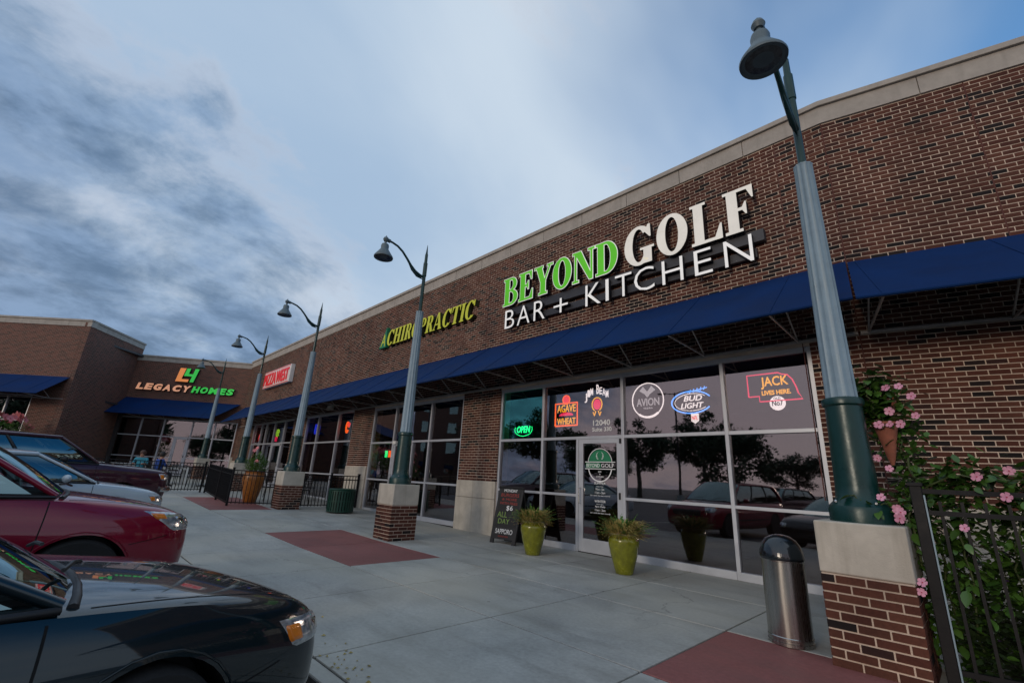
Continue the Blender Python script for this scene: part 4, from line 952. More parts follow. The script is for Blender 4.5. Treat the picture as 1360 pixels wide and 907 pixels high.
# --- flowering vine climbing the fence and a bracket
vn = thing('flowering_vine', 'pink flowered climbing vine on the iron fence at right', 'vine', (-.33, 5.25, 0)); VO = Vector((-.33, 5.25, 0))
VP = []
def vine_path(pts, r, n_leaf, spread, up=0):
    P = [Vector(p)-VO for p in pts]
    fine = []
    for a, b in zip(P[:-1], P[1:]):
        for k in range(6): fine.append(a.lerp(b, k/6)+Vector([random.uniform(-.018, .018) for _ in range(3)]))
    fine.append(P[-1]); MB().tube(fine, r, 6).build('vine_stem', M['stem'], vn, smooth=60)
    VP.append((fine, spread))
    for i in range(n_leaf):
        f = random.random()*(len(fine)-1); k = int(f); c = fine[k].lerp(fine[k+1], f-k)
        d = Vector([random.gauss(0, 1) for _ in range(3)]).normalized(); d.y -= .35
        o = link('leaf', random.choice(LEAF), vn, c+d*random.uniform(.01, spread)); s = random.uniform(.65, 1.2)*(1.0 if c.z > 1.4 else .92)
        o.scale = (s, s, s); o.rotation_euler = (random.uniform(-.9, .5), random.uniform(-.7, .7), math.atan2(-d.x, d.y)+random.uniform(-.7, .7))
vine_path([(-.38, 5.25, .05), (-.42, 5.2, .5), (-.46, 5.15, .85), (-.47, 5.2, 1.15), (-.44, 5.3, 1.45)], .009, 44, .08)
vine_path([(-.30, 5.35, .1), (-.34, 5.35, .8), (-.40, 5.4, 1.4), (-.47, 5.5, 1.75), (-.50, 5.55, 2.02), (-.53, 5.5, 2.25)], .010, 90, .11)
vine_path([(-.40, 5.3, 1.35), (-.15, 5.15, 1.50), (.15, 5.2, 1.47), (.5, 5.3, 1.45), (.95, 5.35, 1.5)], .007, 56, .13)
vine_path([(-.45, 5.2, 1.30), (-.60, 5.05, 1.26), (-.72, 4.98, 1.22), (-.82, 4.95, 1.30)], .006, 20, .08)
vine_path([(-.22, 5.3, .25), (-.18, 5.2, .7), (-.2, 5.18, 1.1), (-.1, 5.16, 1.4)], .007, 46, .16)
vine_path([(-.52, 5.42, 1.92), (-.60, 5.36, 2.05), (-.62, 5.36, 2.22), (-.56, 5.40, 2.38)], .006, 24, .10)
vine_path([(.05, 5.35, .4), (.08, 5.3, .9), (.2, 5.26, 1.35)], .007, 18, .16)
m = MB()
for i in range(3600):                                            # the remaining small leaves, too many to pick apart
    fine, spread = random.choice(VP[:3]+VP[4:]); f = random.random()*(len(fine)-1); k = int(f); c = fine[k].lerp(fine[k+1], f-k)+Vector((random.gauss(0, .085), abs(random.gauss(0, .11))+.01, random.gauss(0, .08)))
    a = random.random()*6.28; e = random.uniform(-1.1, .6); d = Vector((math.cos(a)*math.cos(e), math.sin(a)*math.cos(e), math.sin(e))); L_ = random.uniform(.055, .12); sd_ = d.cross(Vector((0, 0, 1))).normalized()*L_*.28
    m.add([c, c+d*L_*.35+sd_, c+d*L_*.7+sd_*.8, c+d*L_, c+d*L_*.7-sd_*.8, c+d*L_*.35-sd_], [(0, 1, 2, 3), (0, 3, 4, 5)])
o = m.build('small_leaves', M['leaf'], vn); o['kind'] = 'stuff'
def put_flower(px, py, Y, m=FLW, parent=vn, o=VO, s=1.0):
    x = (px-680)/F_PX; y = (py-453.5)/F_PX; d = CR*x+CD*y+CF; P = Vector((0, 0, CAM_H))+d*(Y/d.y)
    f = link('flower', m, parent, P-o); n = Vector((random.uniform(-.4, .2), -1, random.uniform(-.25, .55))).normalized()
    f.rotation_mode = 'QUATERNION'; f.rotation_quaternion = n.to_track_quat('Z', 'Y') @ Vector((0, 0, 1)).rotation_difference(Vector((0, 0, 1))); s *= random.uniform(.85, 1.1); f.scale = (s, s, s); return f
for px, py, Y in [(1167, 564, 5.3), (1181, 563, 5.32), (1196, 563, 5.28), (1176, 515, 5.35), (1193, 513, 5.33), (1181, 546, 5.3), (1216, 552, 5.45), (1210, 526, 5.4), (1165, 608, 5.25), (1181, 622, 5.2), (1170, 660, 4.93), (1196, 680, 4.9), (1195, 688, 4.88), (1192, 676, 4.95), (1225, 773, 4.85), (1224, 786, 4.84), (1297, 633, 5.05), (1340, 625, 5.08), (1337, 660, 5.05), (1281, 701, 5.0)]: put_flower(px, py, Y, s=.95)
# terracotta wall pocket
cp = thing('hanging_pot', 'terracotta cone pot hung among the pink flowers', 'planter', (-.545, 5.42, 1.58))
MB().lathe([(.012, 0), (.03, .06), (.062, .22), (.092, .36), (.098, .365), (.098, .385), (.085, .385), (.06, .30)], 24).build('cone', M['terracotta'], cp, smooth=35)
MB().lathe([(0, .33), (.07, .335)], 16).build('soil', M['soil'], cp)
MB().bar((.02, .09, .30), (.10, .06, .62), .05, .012).build('backplate', M['terracotta'], cp)
# planting bed behind the fence
bd = MB()
for i in range(15000):
    x = random.uniform(-.3, 3.2); y = 5.22+x*.22+abs(random.gauss(0, .38)); z = random.uniform(.0, 1)**.8*random.uniform(.35, 1.0); a = random.random()*6.28; e = random.uniform(-.6, .9); s = random.uniform(.04, .09)
    d = Vector((math.cos(a)*math.cos(e), math.sin(a)*math.cos(e), math.sin(e))); sd_ = d.cross(Vector((0, 0, 1))).normalized()*s*.35; c = Vector((x, y, z))
    bd.add([c, c+d*s*.5+sd_, c+d*s, c+d*s*.5-sd_], [(0, 1, 2, 3)])
o = bd.build('bed_foliage', M['leaf_dark']); o['kind'] = 'stuff'; o['label'] = 'dark ground-cover foliage in the bed behind the iron fence'; o['category'] = 'foliage'
bd = MB()
for i in range(260):
    x = random.uniform(-.2, 1.6); y = 5.35+x*.22+random.uniform(0, .3); z = random.uniform(.15, .85); s = random.uniform(.008, .016)
    bd.add([(x-s, y, z), (x, y-s, z+s), (x+s, y, z), (x, y+s, z-s*.4)], [(0, 1, 2, 3)])
o = bd.build('bed_flowers', M['petal_purple']); o['kind'] = 'stuff'; o['label'] = 'tiny purple flowers scattered through the dark bed'; o['category'] = 'flowers'
so_ = MB(); so_.b2(-.1, 4.2, 5.35, 9.4, .004, .06); struct(so_.build('planting_bed', M['soil']))

# --- olive pots with fern and dry grass
def pot_plant(label, x, y, seed, leafy=1.0):
    rnd = random.Random(seed); t = thing('potted_plant', label, 'potted plant', (x, y, zg(x)), 0, 'olive glazed pots by the door')
    MB().lathe([(.125, 0), (.135, .01), (.165, .12), (.205, .27), (.232, .40), (.238, .47), (.228, .515), (.205, .53), (.212, .545), (.214, .56), (.19, .56), (.18, .50)], 32).build('pot', M['pot'], t, smooth=45)
    MB().lathe([(.188, .553), (.214, .5605), (.216, .572), (.20, .578), (.186, .566)], 32).build('pot_rim', M['pot_rim'], t, smooth=45)
    MB().lathe([(0, .54), (.185, .53)], 20).build('soil', M['soil'], t)
    m = MB()
    for i in range(150):
        a = rnd.random()*6.28; e = rnd.uniform(.35, 1.5); L_ = rnd.uniform(.18, .42); r0 = rnd.uniform(0, .13); b = Vector((r0*math.cos(a), r0*math.sin(a), .54)); d = Vector((math.cos(a)*math.cos(e), math.sin(a)*math.cos(e), math.sin(e)))
        pr_ = b
        for k in range(7):                                           # frond: pairs of leaflets along a bowed rib
            f = (k+1)/7; c = b+d*L_*f+Vector((math.cos(a), math.sin(a), -.6))*.10*f*f; w = .045*math.sin(math.pi*min(1, f*.85+.12)); s_ = d.cross(Vector((0, 0, 1))).normalized()
            for sg_ in (-1, 1): m.add([pr_, pr_.lerp(c, .6)+s_*sg_*w+Vector((0, 0, -.006)), c], [(0, 1, 2)])
            pr_ = c
    m.build('fern_fronds', M['fern'], t)
    m = MB()
    for i in range(760):
        a = rnd.random()*6.28; r0 = rnd.uniform(.12, .2); b = Vector((r0*math.cos(a), r0*math.sin(a), .545)); out = rnd.uniform(.04, .24); hh = rnd.uniform(.0, .26); sw = rnd.uniform(-.07, .07)
        tip = b+Vector((out*math.cos(a)-sw*math.sin(a), out*math.sin(a)+sw*math.cos(a), hh-.05)); mid = b.lerp(tip, .5)+Vector((0, 0, hh*.5)); w = Vector((-math.sin(a), math.cos(a), .3))*.0045
        m.add([b-w, b+w, mid+w, tip, mid-w], [(0, 1, 2, 4), (4, 2, 3)])
        if rnd.random() < .35:
            s = .010; m.add([tip+Vector((s, 0, 0)), tip+Vector((0, s, .004)), tip+Vector((-s, 0, 0)), tip+Vector((0, -s, s))], [(0, 1, 2), (0, 2, 3)])
    m.build('dry_grass', M['dry'], t)
    for i in range(7):
        a = rnd.random()*6.28; link('flower', FLWs, t, (math.cos(a)*rnd.uniform(.16, .3), math.sin(a)*rnd.uniform(.16, .3), rnd.uniform(.5, .68)), (rnd.uniform(0, 1.6), 0, a))
    return t
FLWs = flower_mesh(.016, M['petal'])
pot_plant('olive glazed pot of fern and dry grass beside the chalkboard', -6.06, 6.70, 3)
pot_plant('olive glazed pot of fern right of the entrance door', -4.12, 6.66, 5)
# --- tall orange planter
tp = thing('potted_plant', 'tall orange urn of green foliage and pink flowers behind the fence', 'potted plant', (-16.9, 4.95, zg(-16.9)))
MB().lathe([(.17, 0), (.19, .02), (.25, .30), (.315, .62), (.325, .75), (.305, .86), (.28, .90), (.295, .93), (.30, .95), (.265, .95), (.255, .85)], 30).build('urn', M['pot_orange'], tp, smooth=45)
MB().lathe([(0, .90), (.265, .88)], 20).build('soil', M['soil'], tp)
m = MB(); rnd = random.Random(4)
for i in range(1500):
    a = rnd.random()*6.28; f = rnd.random()**.5; r0 = .36*f; z = .95+rnd.random()*.62*(1.1-f*.6); c = Vector((r0*math.cos(a), r0*math.sin(a), z)); e = rnd.uniform(-.3, 1.3); d = Vector((math.cos(a)*math.cos(e), math.sin(a)*math.cos(e), math.sin(e))); s = rnd.uniform(.05, .12); sd_ = d.cross(Vector((0, 0, 1))).normalized()*s*.16
    m.add([c, c+d*s*.5+sd_, c+d*s, c+d*s*.5-sd_], [(0, 1, 2, 3)])
m.build('foliage', M['fern'], tp)
for k, (a, r0, z) in enumerate([(4.5, .15, 1.62), (4.0, .2, 1.5), (5.5, .35, 1.45), (5.9, .3, 1.28), (3.6, .3, 1.32), (5.0, .1, 1.7)]): link('flower', FLW2, tp, (r0*math.cos(a), r0*math.sin(a), z), (R(70), 0, rnd.uniform(-.6, 1.2)))
# --- coral flower bush at the left building
fb = thing('flower_bush', 'coral flowered bush below the far left window', 'bush', (-31.2, -2.6, zg(-31)))
m = MB(); rnd = random.Random(9)
for i in range(2600):
    a = rnd.random()*6.28; f = rnd.random()**.5; c = Vector((f*1.5*math.cos(a)*.8-.0, f*1.9*math.sin(a), 1.0+rnd.random()*1.45*(1-.35*f*f))); e = rnd.uniform(-.5, 1.3); d = Vector((math.cos(a)*math.cos(e), math.sin(a)*math.cos(e), math.sin(e))); s = rnd.uniform(.10, .2); sd_ = d.cross(Vector((0, 0, 1))).normalized()*s*.3
    m.add([c, c+d*s*.5+sd_, c+d*s, c+d*s*.5-sd_], [(0, 1, 2, 3)])
m.build('foliage', M['fern'], fb)
for s in (-.5, 0, .5): MB().tube([(s, s, 0), (s*1.1, s*.9, 1.3)], [.05, .02], 6).build('stem', M['bark'], fb)
FL3 = flower_mesh(.17, M['petal_red'])
for i in range(60):
    a = rnd.random()*6.28; f = rnd.random()**.5; link('flower', FL3, fb, (f*1.3*math.cos(a), f*1.8*math.sin(a), 2.0+.45*(1-.35*f*f)+rnd.uniform(-.35, .15)), (rnd.uniform(-.9, .9), rnd.uniform(.2, 1.2), a))

# ================================================================== STREET FURNITURE
# stainless litter bin with dome lid
t = thing('litter_bin', 'stainless steel litter bin with black dome lid', 'litter bin', (-1.475, 5.16, 0))
MB().lathe([(.175, 0), (.185, .005), (.185, .03), (.178, .034), (.178, .048), (.184, .052), (.184, .068), (.180, .074), (.180, .685), (.184, .69), (.184, .70), (.15, .702)], 48).build('body', M['steel'], t, smooth=30)
MB().lathe([(.186, .695), (.189, .70), (.189, .72), (.183, .76), (.163, .82), (.13, .868), (.08, .90), (.03, .912), (0, .914)], 40).build('dome_lid', M['black_gloss'], t, smooth=35)
fl = MB(); n = 10
for i in range(n):
    for j in range(6):
        a = R(-70+i*5.6-20), R(-70+(i+1)*5.6-20); b = [R(8+j*8), R(8+(j+1)*8)]
        P_ = lambda A, B_: (.1915*math.cos(B_)*math.cos(A), .1915*math.cos(B_)*math.sin(A), .705+.2*math.sin(B_))
        fl.add([P_(a[0], b[0]), P_(a[1], b[0]), P_(a[1], b[1]), P_(a[0], b[1])], [(0, 1, 2, 3)])
fl.build('push_flap', M['black_gloss'], t, smooth=40)
# slatted green bin
t = thing('litter_bin', 'dark green slatted litter bin beside the black fence', 'litter bin', (-13.75, 6.55, zg(-13.75))); t.scale = (1.14, 1.14, .80)
MB().lathe([(.27, .02), (.27, .74)], 20).build('liner', M['black_metal'], t, smooth=40)
for a in range(0, 360, 12):
    x, y = .33*math.cos(R(a)), .33*math.sin(R(a)); MB().box(x, y, .40, .012, .045, .72, R(a)).build('slat', M['green_slat'], t)
for z in (.05, .40, .76): MB().lathe([(.315, z), (.34, z), (.34, z+.03), (.315, z+.03), (.315, z)], 30).build('hoop', M['green_slat'], t, smooth=30)
MB().lathe([(.19, .785), (.33, .79), (.35, .83), (.33, .85), (.2, .86), (.19, .785)], 30).build('lid_ring', M['green_slat'], t, smooth=30)
# chalkboard A-frame
t = thing('sandwich_board', 'chalkboard sandwich board with a beer name on its black foot', 'sign', (-7.33, 7.33, 0), R(8))
TL = R(13)
def tilted(name, mats, mb, parent): return mb.build(name, mats, parent, rot=(-TL, 0, 0), loc=(0, -.22, 0))
fr_ = MB(); fr_.b2(-.33, -.24, -.012, .02, 0, 1.17); fr_.b2(.24, .33, -.012, .02, 0, 1.17); fr_.b2(-.24, .24, -.011, .019, .09, .33); fr_.b2(-.24, .24, -.011, .019, 1.12, 1.17)
tilted('frame', M['trim'], fr_, t); tilted('chalk_panel', M['chalk'], MB().b2(-.28, .28, -.016, -.0125, .33, 1.15), t)
MB().b2(-.33, .33, -.01, .02, 0, 1.16).build('back_leaf', M['trim'], t, rot=(TL, 0, 0), loc=(0, .28, 0))
def chalk(tx, x, w, z, hh, m_): link('lettering', fit_text(tx, w, hh, .0008, m_), t, (x, -.22-math.cos(TL)*.0185+math.sin(TL)*z, z*math.cos(TL)), (R(90)-TL, 0, 0))
chalk('MONDAY', -.18, .36, 1.055, .06, M['print_white']); chalk('BURGERS', -.24, .48, .955, .07, M['print_red']); chalk('& MORE', -.2, .40, .875, .05, M['print_red']); chalk('WITH FRIES', -.24, .47, .79, .055, M['print_red']); chalk('$6', -.04, .17, .66, .11, M['print_white']); chalk('ALL', -.25, .26, .53, .11, M['print_lime']); chalk('DAY', -.20, .30, .40, .10, M['print_lime'])
chalk('SAPPORO', -.225, .45, .20, .095, M['print_white']); chalk('PREMIUM BEER', -.13, .26, .135, .03, M['print_red'])
# patio furniture
def patio_chair(label, x, y, rz, grp='black patio chairs'):
    t = thing('patio_chair', label, 'chair', (x, y, zg(x) if y < 7.8 else 0), rz, grp)
    MB().b2(-.21, .21, -.21, .21, .43, .46).build('seat', M['black_metal'], t, bevel=.01)
    for i in (-1, 1):
        for j in (-1, 1): MB().tube([(i*.19, j*.19, .43), (i*.22, j*.23, 0)], .013, 6).build('leg', M['black_metal'], t)
    b = MB(); b.tube([(-.2, .2, .44), (-.2, .27, .75), (-.14, .29, .90), (0, .295, .95), (.14, .29, .90), (.2, .27, .75), (.2, .2, .44)], .014, 6)
    for k in range(-2, 3): b.tube([(k*.07, .205, .45), (k*.07, .285, .91-abs(k)*.015)], .007, 5)
    b.build('backrest', M['black_metal'], t, smooth=60)
    for i in (-1, 1): MB().tube([(i*.21, .24, .66), (i*.24, .0, .67), (i*.23, -.17, .65), (i*.2, -.19, .44)], .012, 6).build('armrest', M['black_metal'], t, smooth=60)
    return t
def patio_table(label, x, y, m_, w=.75, h=.74):
    t = thing('patio_table', label, 'table', (x, y, zg(x)), 0, 'patio tables')
    MB().lathe([(0, h-.02), (w/2-.01, h-.022), (w/2, h-.01), (w/2-.005, h), (0, h)], 28).build('top', m_, t, smooth=30)
    MB().tube([(0, 0, .04), (0, 0, h-.02)], .03, 10).build('pedestal', M['black_metal'], t); MB().lathe([(.24, 0), (.24, .02), (.05, .05), (.03, .08)], 20).build('foot', M['black_metal'], t, smooth=30); return t
patio_chair('black iron chair standing behind the large brick pier', -1.18, 7.05, R(35), 'lone chair by the window')
for k, (x, y, rz, lab) in enumerate([(-16.3, 6.3, .6, 'patio chair nearest the fence gate'), (-17.6, 7.0, 2.2, 'patio chair by the patio window'), (-18.6, 6.2, -1.1, 'patio chair at the left of the patio table'), (-17.4, 5.6, 3.4, 'patio chair with its back to the walk'), (-23.2, 4.6, .4, 'patio chair behind the far picket fence'), (-24.6, 4.0, 1.8, 'patio chair beside the far dark table')]): patio_chair('black '+lab, x, y, rz)
patio_table('dark round table on the fenced patio', -17.5, 6.3, M['black_metal']); patio_table('dark round table behind the far picket fence', -23.9, 5.0, M['black_metal'])
for k, (x, y, lab) in enumerate([(-25.6, 1.1, 'leftmost'), (-25.4, 2.5, 'middle'), (-25.2, 4.0, 'rightmost')]):
    t = thing('picnic_table', 'white patio table, %s of three behind the far fence' % lab, 'table', (x, y, zg(x)), 0, 'white patio tables')
    MB().b2(-.4, .4, -.6, .6, .72, .76).build('top', M['white'], t, bevel=.01)
    for i in (-1, 1):
        for j in (-1, 1): MB().b2(i*.34-.03, i*.34+.03, j*.52-.03, j*.52+.03, 0, .72).build('leg', M['white'], t)
    MB().b2(-.34, .34, -.55, .55, .60, .70).build('apron', M['white'], t)
# ================================================================== PEOPLE (seated, far behind the fence)
def person(label, x, y, rz, shirt, hair):
    t = thing('person', label, 'person', (x, y, zg(x)), rz, None)
    J = {'pel': ((0, 0, .52), .13), 'sp': ((0, .02, .72), .125), 'ch': ((0, .0, .92), .15), 'nk': ((0, -.02, 1.06), .055), 'hd': ((0, -.05, 1.14), .075), 'hd2': ((0, -.05, 1.24), .085)}
    for s, n_ in ((-1, 'l'), (1, 'r')):
        J.update({n_+'sh': ((s*.18, 0, 1.0), .065), n_+'el': ((s*.25, -.10, .78), .045), n_+'wr': ((s*.16, -.32, .80), .03), n_+'ha': ((s*.13, -.40, .80), .035), n_+'hip': ((s*.1, -.04, .50), .09), n_+'kn': ((s*.13, -.44, .50), .065), n_+'an': ((s*.13, -.44, .08), .045), n_+'to': ((s*.13, -.58, .04), .035)})
    E_ = [('pel', 'sp'), ('sp', 'ch'), ('ch', 'nk'), ('nk', 'hd'), ('hd', 'hd2')]
    for n_ in 'lr': E_ += [('ch', n_+'sh'), (n_+'sh', n_+'el'), (n_+'el', n_+'wr'), (n_+'wr', n_+'ha'), ('pel', n_+'hip'), (n_+'hip', n_+'kn'), (n_+'kn', n_+'an'), (n_+'an', n_+'to')]
    ks = list(J); me = bpy.data.meshes.new('body'); me.from_pydata([J[k][0] for k in ks], [(ks.index(a), ks.index(b)) for a, b in E_], [])
    o = link('body', me, t); o.modifiers.new('skin', 'SKIN'); 
    for k, sv in zip(ks, me.skin_vertices[0].data): sv.radius = (J[k][1], J[k][1]); sv.use_root = k == 'pel'
    o.modifiers.new('sub', 'SUBSURF').levels = 2; o.modifiers['sub'].render_levels = 2; bpy.context.view_layer.update(); bake(o)
    o.data.materials.clear()
    for m_ in (shirt, M['trousers'], M['skin']): o.data.materials.append(m_)
    for p in o.data.polygons:
        c = p.center; p.material_index = 2 if c.z > 1.05 or (c.y < -.17 and c.z > .68) else 1 if c.z < .60 else 0
        p.use_smooth = True
    h = MB(); h.lathe([(.085, -.05), (.105, .0), (.105, .06), (.085, .11), (.04, .135), (0, .14)], 16, (0, -.02, 1.20)); h.build('hair', hair, t, smooth=60)
    f = MB(); f.lathe([(0, -.02), (.014, 0), (0, .02)], 8, (0, -.145, 1.20)); f.build('nose', M['skin'], t, smooth=60)
    for s in (-1, 1): MB().lathe([(0, -.009), (.009, 0), (0, .009)], 8, (s*.034, -.128, 1.235)).build('eye', M['hair2'], t, smooth=60)
    return t
person('person in a teal shirt seated behind the far picket fence', -24.3, 2.75, R(70), M['shirt_teal'], M['hair'])
person('person in a bright blue shirt seated behind the far picket fence', -23.0, 3.2, R(200), M['shirt_blue'], M['hair2'])
for x, y, rz, lab in ((-24.3, 2.85, R(70), 'under the person in teal'), (-23.0, 3.1, R(200), 'under the person in bright blue')): patio_chair('black patio chair '+lab, x, y, rz)

# ================================================================== CARS
SEDAN = dict(st=[(0, .54, .30, .50, .52), (-.04, .71, .22, .60, .63), (-.12, .80, .20, .69, .735), (-.30, .85, .19, .755, .81), (-.60, .875, .19, .81, .865), (-.95, .885, .19, .85, .91), (-1.30, .89, .19, .88, .945), (-1.8, .89, .19, .91, .95), (-2.8, .89, .19, .94, .97), (-3.5, .885, .2, .955, .99), (-4.1, .87, .22, .965, 1.01), (-4.5, .83, .25, .93, .97), (-4.66, .72, .32, .80, .85), (-4.72, .55, .38, .68, .70)],
             gh=dict(ywb=-1.26, ywt=-2.10, yrt=-3.10, yrb=-3.78, zf=.905, zr=.965, zt=1.41, wb=.80, wr=.585, piv=[.47]), wy=(-.93, -3.60), wr_=.315,
             lamp=((.845, -.38, .69), (.50, -.10, .66), (.52, -.05, .54), (.855, -.27, .545)), amber=((.85, -.345, .665), (.815, -.25, .66), (.82, -.22, .565), (.86, -.29, .57)), grille=((-.42, .58), (.42, .58), (.40, .48), (-.40, .48)), belt=.72)
SUV = dict(st=[(0, .55, .42, .72, .74), (-.05, .72, .30, .82, .86), (-.18, .84, .27, .91, .955), (-.45, .90, .26, .965, 1.02), (-.9, .92, .26, 1.02, 1.085), (-1.25, .92, .26, 1.055, 1.13), (-1.8, .92, .26, 1.075, 1.14), (-2.8, .92, .26, 1.095, 1.14), (-3.8, .92, .28, 1.10, 1.15), (-4.4, .90, .32, 1.10, 1.14), (-4.66, .84, .40, 1.02, 1.06), (-4.74, .7, .5, .9, .95)],
           gh=dict(ywb=-1.20, ywt=-2.05, yrt=-4.15, yrb=-4.52, zf=1.085, zr=1.12, zt=1.70, wb=.84, wr=.66, piv=[.33, .66]), wy=(-.95, -3.75), wr_=.36,
           lamp=((.86, -.52, .955), (.58, -.10, .90), (.62, -.03, .74), (.88, -.20, .745)), amber=((.878, -.46, .93), (.84, -.32, .915), (.845, -.29, .855), (.885, -.38, .86)), grille=((-.55, .84), (.55, .84), (.50, .62), (-.50, .62)), belt=.85)
TRUCK = dict(st=[(0, .70, .46, .96, .98), (-.05, .88, .40, 1.03, 1.06), (-.18, .955, .37, 1.07, 1.12), (-.6, .98, .36, 1.11, 1.17), (-1.1, .99, .36, 1.15, 1.20), (-1.55, .99, .36, 1.18, 1.23), (-2.2, .99, .36, 1.19, 1.24), (-3.6, .99, .36, 1.20, 1.24), (-4.6, .98, .40, 1.20, 1.24), (-5.0, .93, .46, 1.12, 1.16), (-5.08, .8, .55, 1.0, 1.05)],
             gh=dict(ywb=-1.50, ywt=-2.20, yrt=-4.55, yrb=-4.95, zf=1.185, zr=1.21, zt=1.74, wb=.91, wr=.75, piv=[.36, .68]), wy=(-1.0, -4.0), wr_=.385,
             lamp=((.95, -.28, 1.02), (.66, -.04, 1.0), (.68, -.02, .86), (.96, -.22, .87)), amber=((.965, -.26, 1.01), (.93, -.16, 1.0), (.935, -.14, .88), (.968, -.22, .88)), grille=((-.60, 1.0), (.60, 1.0), (.58, .74), (-.58, .74)), belt=.95)
def body_mesh(P, paint_m):
    st = P['st']; n = 9; V = []; Fc = []
    for y, hw, zb, zs, zc in st:
        h = zs-zb
        half = [(0, zb), (hw*.80, zb), (hw*.955, zb+.10*h), (hw*.99, zb+.34*h), (hw, zb+.60*h), (hw*.985, zb+.80*h), (hw*.925, zs), (hw*.80, zs+.45*(zc-zs)), (hw*.42, zs+.90*(zc-zs)), (0, zc)]
        ring = half+[(-a, b) for a, b in half[-2:0:-1]]; V += [(a, y, b) for a, b in ring]
    k = len(V)//len(st)
    for i in range(len(st)-1):
        for j in range(k):
            j2 = (j+1) % k; Fc.append((i*k+j, i*k+j2, (i+1)*k+j2, (i+1)*k+j))
    Fc.append(tuple(range(k-1, -1, -1))); Fc.append(tuple(range((len(st)-1)*k, len(st)*k)))
    me = bpy.data.meshes.new('body'); me.from_pydata(V, [], Fc); me.materials.append(paint_m); me.materials.append(M['trim'])
    bm = bmesh.new(); bm.from_mesh(me); bmesh.ops.recalc_face_normals(bm, faces=bm.faces)
    cl = bm.edges.layers.float.new('crease_edge')
    bm.verts.ensure_lookup_table()
    for i in range(4, len(st)-4):                              # shoulder crease
        for j in (6, k-6):
            e = bm.edges.get((bm.verts[i*k+j], bm.verts[(i+1)*k+j]))
            if e: e[cl] = .45
    bm.to_mesh(me); bm.free()
    o = link('body', me); s = o.modifiers.new('s', 'SUBSURF'); s.levels = 2; s.render_levels = 2
    bpy.context.view_layer.update(); bake(o)
    c = MB()
    for y in P['wy']:
        for sx in (-1, 1): c.tube([(sx*.62, y, P['wr_']-.005), (sx*1.3, y, P['wr_']-.005)], P['wr_']+.045, 36)
    co = c.build('cutter', M['trim']); bpy.context.view_layer.update()
    b = o.modifiers.new('b', 'BOOLEAN'); b.object = co; b.operation = 'DIFFERENCE'; b.solver = 'EXACT'
    try: b.material_mode = 'TRANSFER'
    except Exception: pass
    bpy.context.view_layer.update(); bake(o); bpy.data.objects.remove(co)
    ms = [m_.name if m_ else '' for m_ in o.data.materials]
    o.data.shade_smooth(); o.data.set_sharp_from_angle(angle=R(32)); return o
def grid_mesh(fn, nu, nv, m_, name, parent, flip=False):
    V = [fn(i/nu, j/nv) for i in range(nu+1) for j in range(nv+1)]; k = nv+1
    Fc = [(i*k+j, i*k+j+1, (i+1)*k+j+1, (i+1)*k+j) for i in range(nu) for j in range(nv)]
    if flip: Fc = [f[::-1] for f in Fc]
    me = bpy.data.meshes.new(name); me.from_pydata([tuple(v) for v in V], [], Fc); me.materials.append(m_); me.shade_smooth(); return link(name, me, parent)
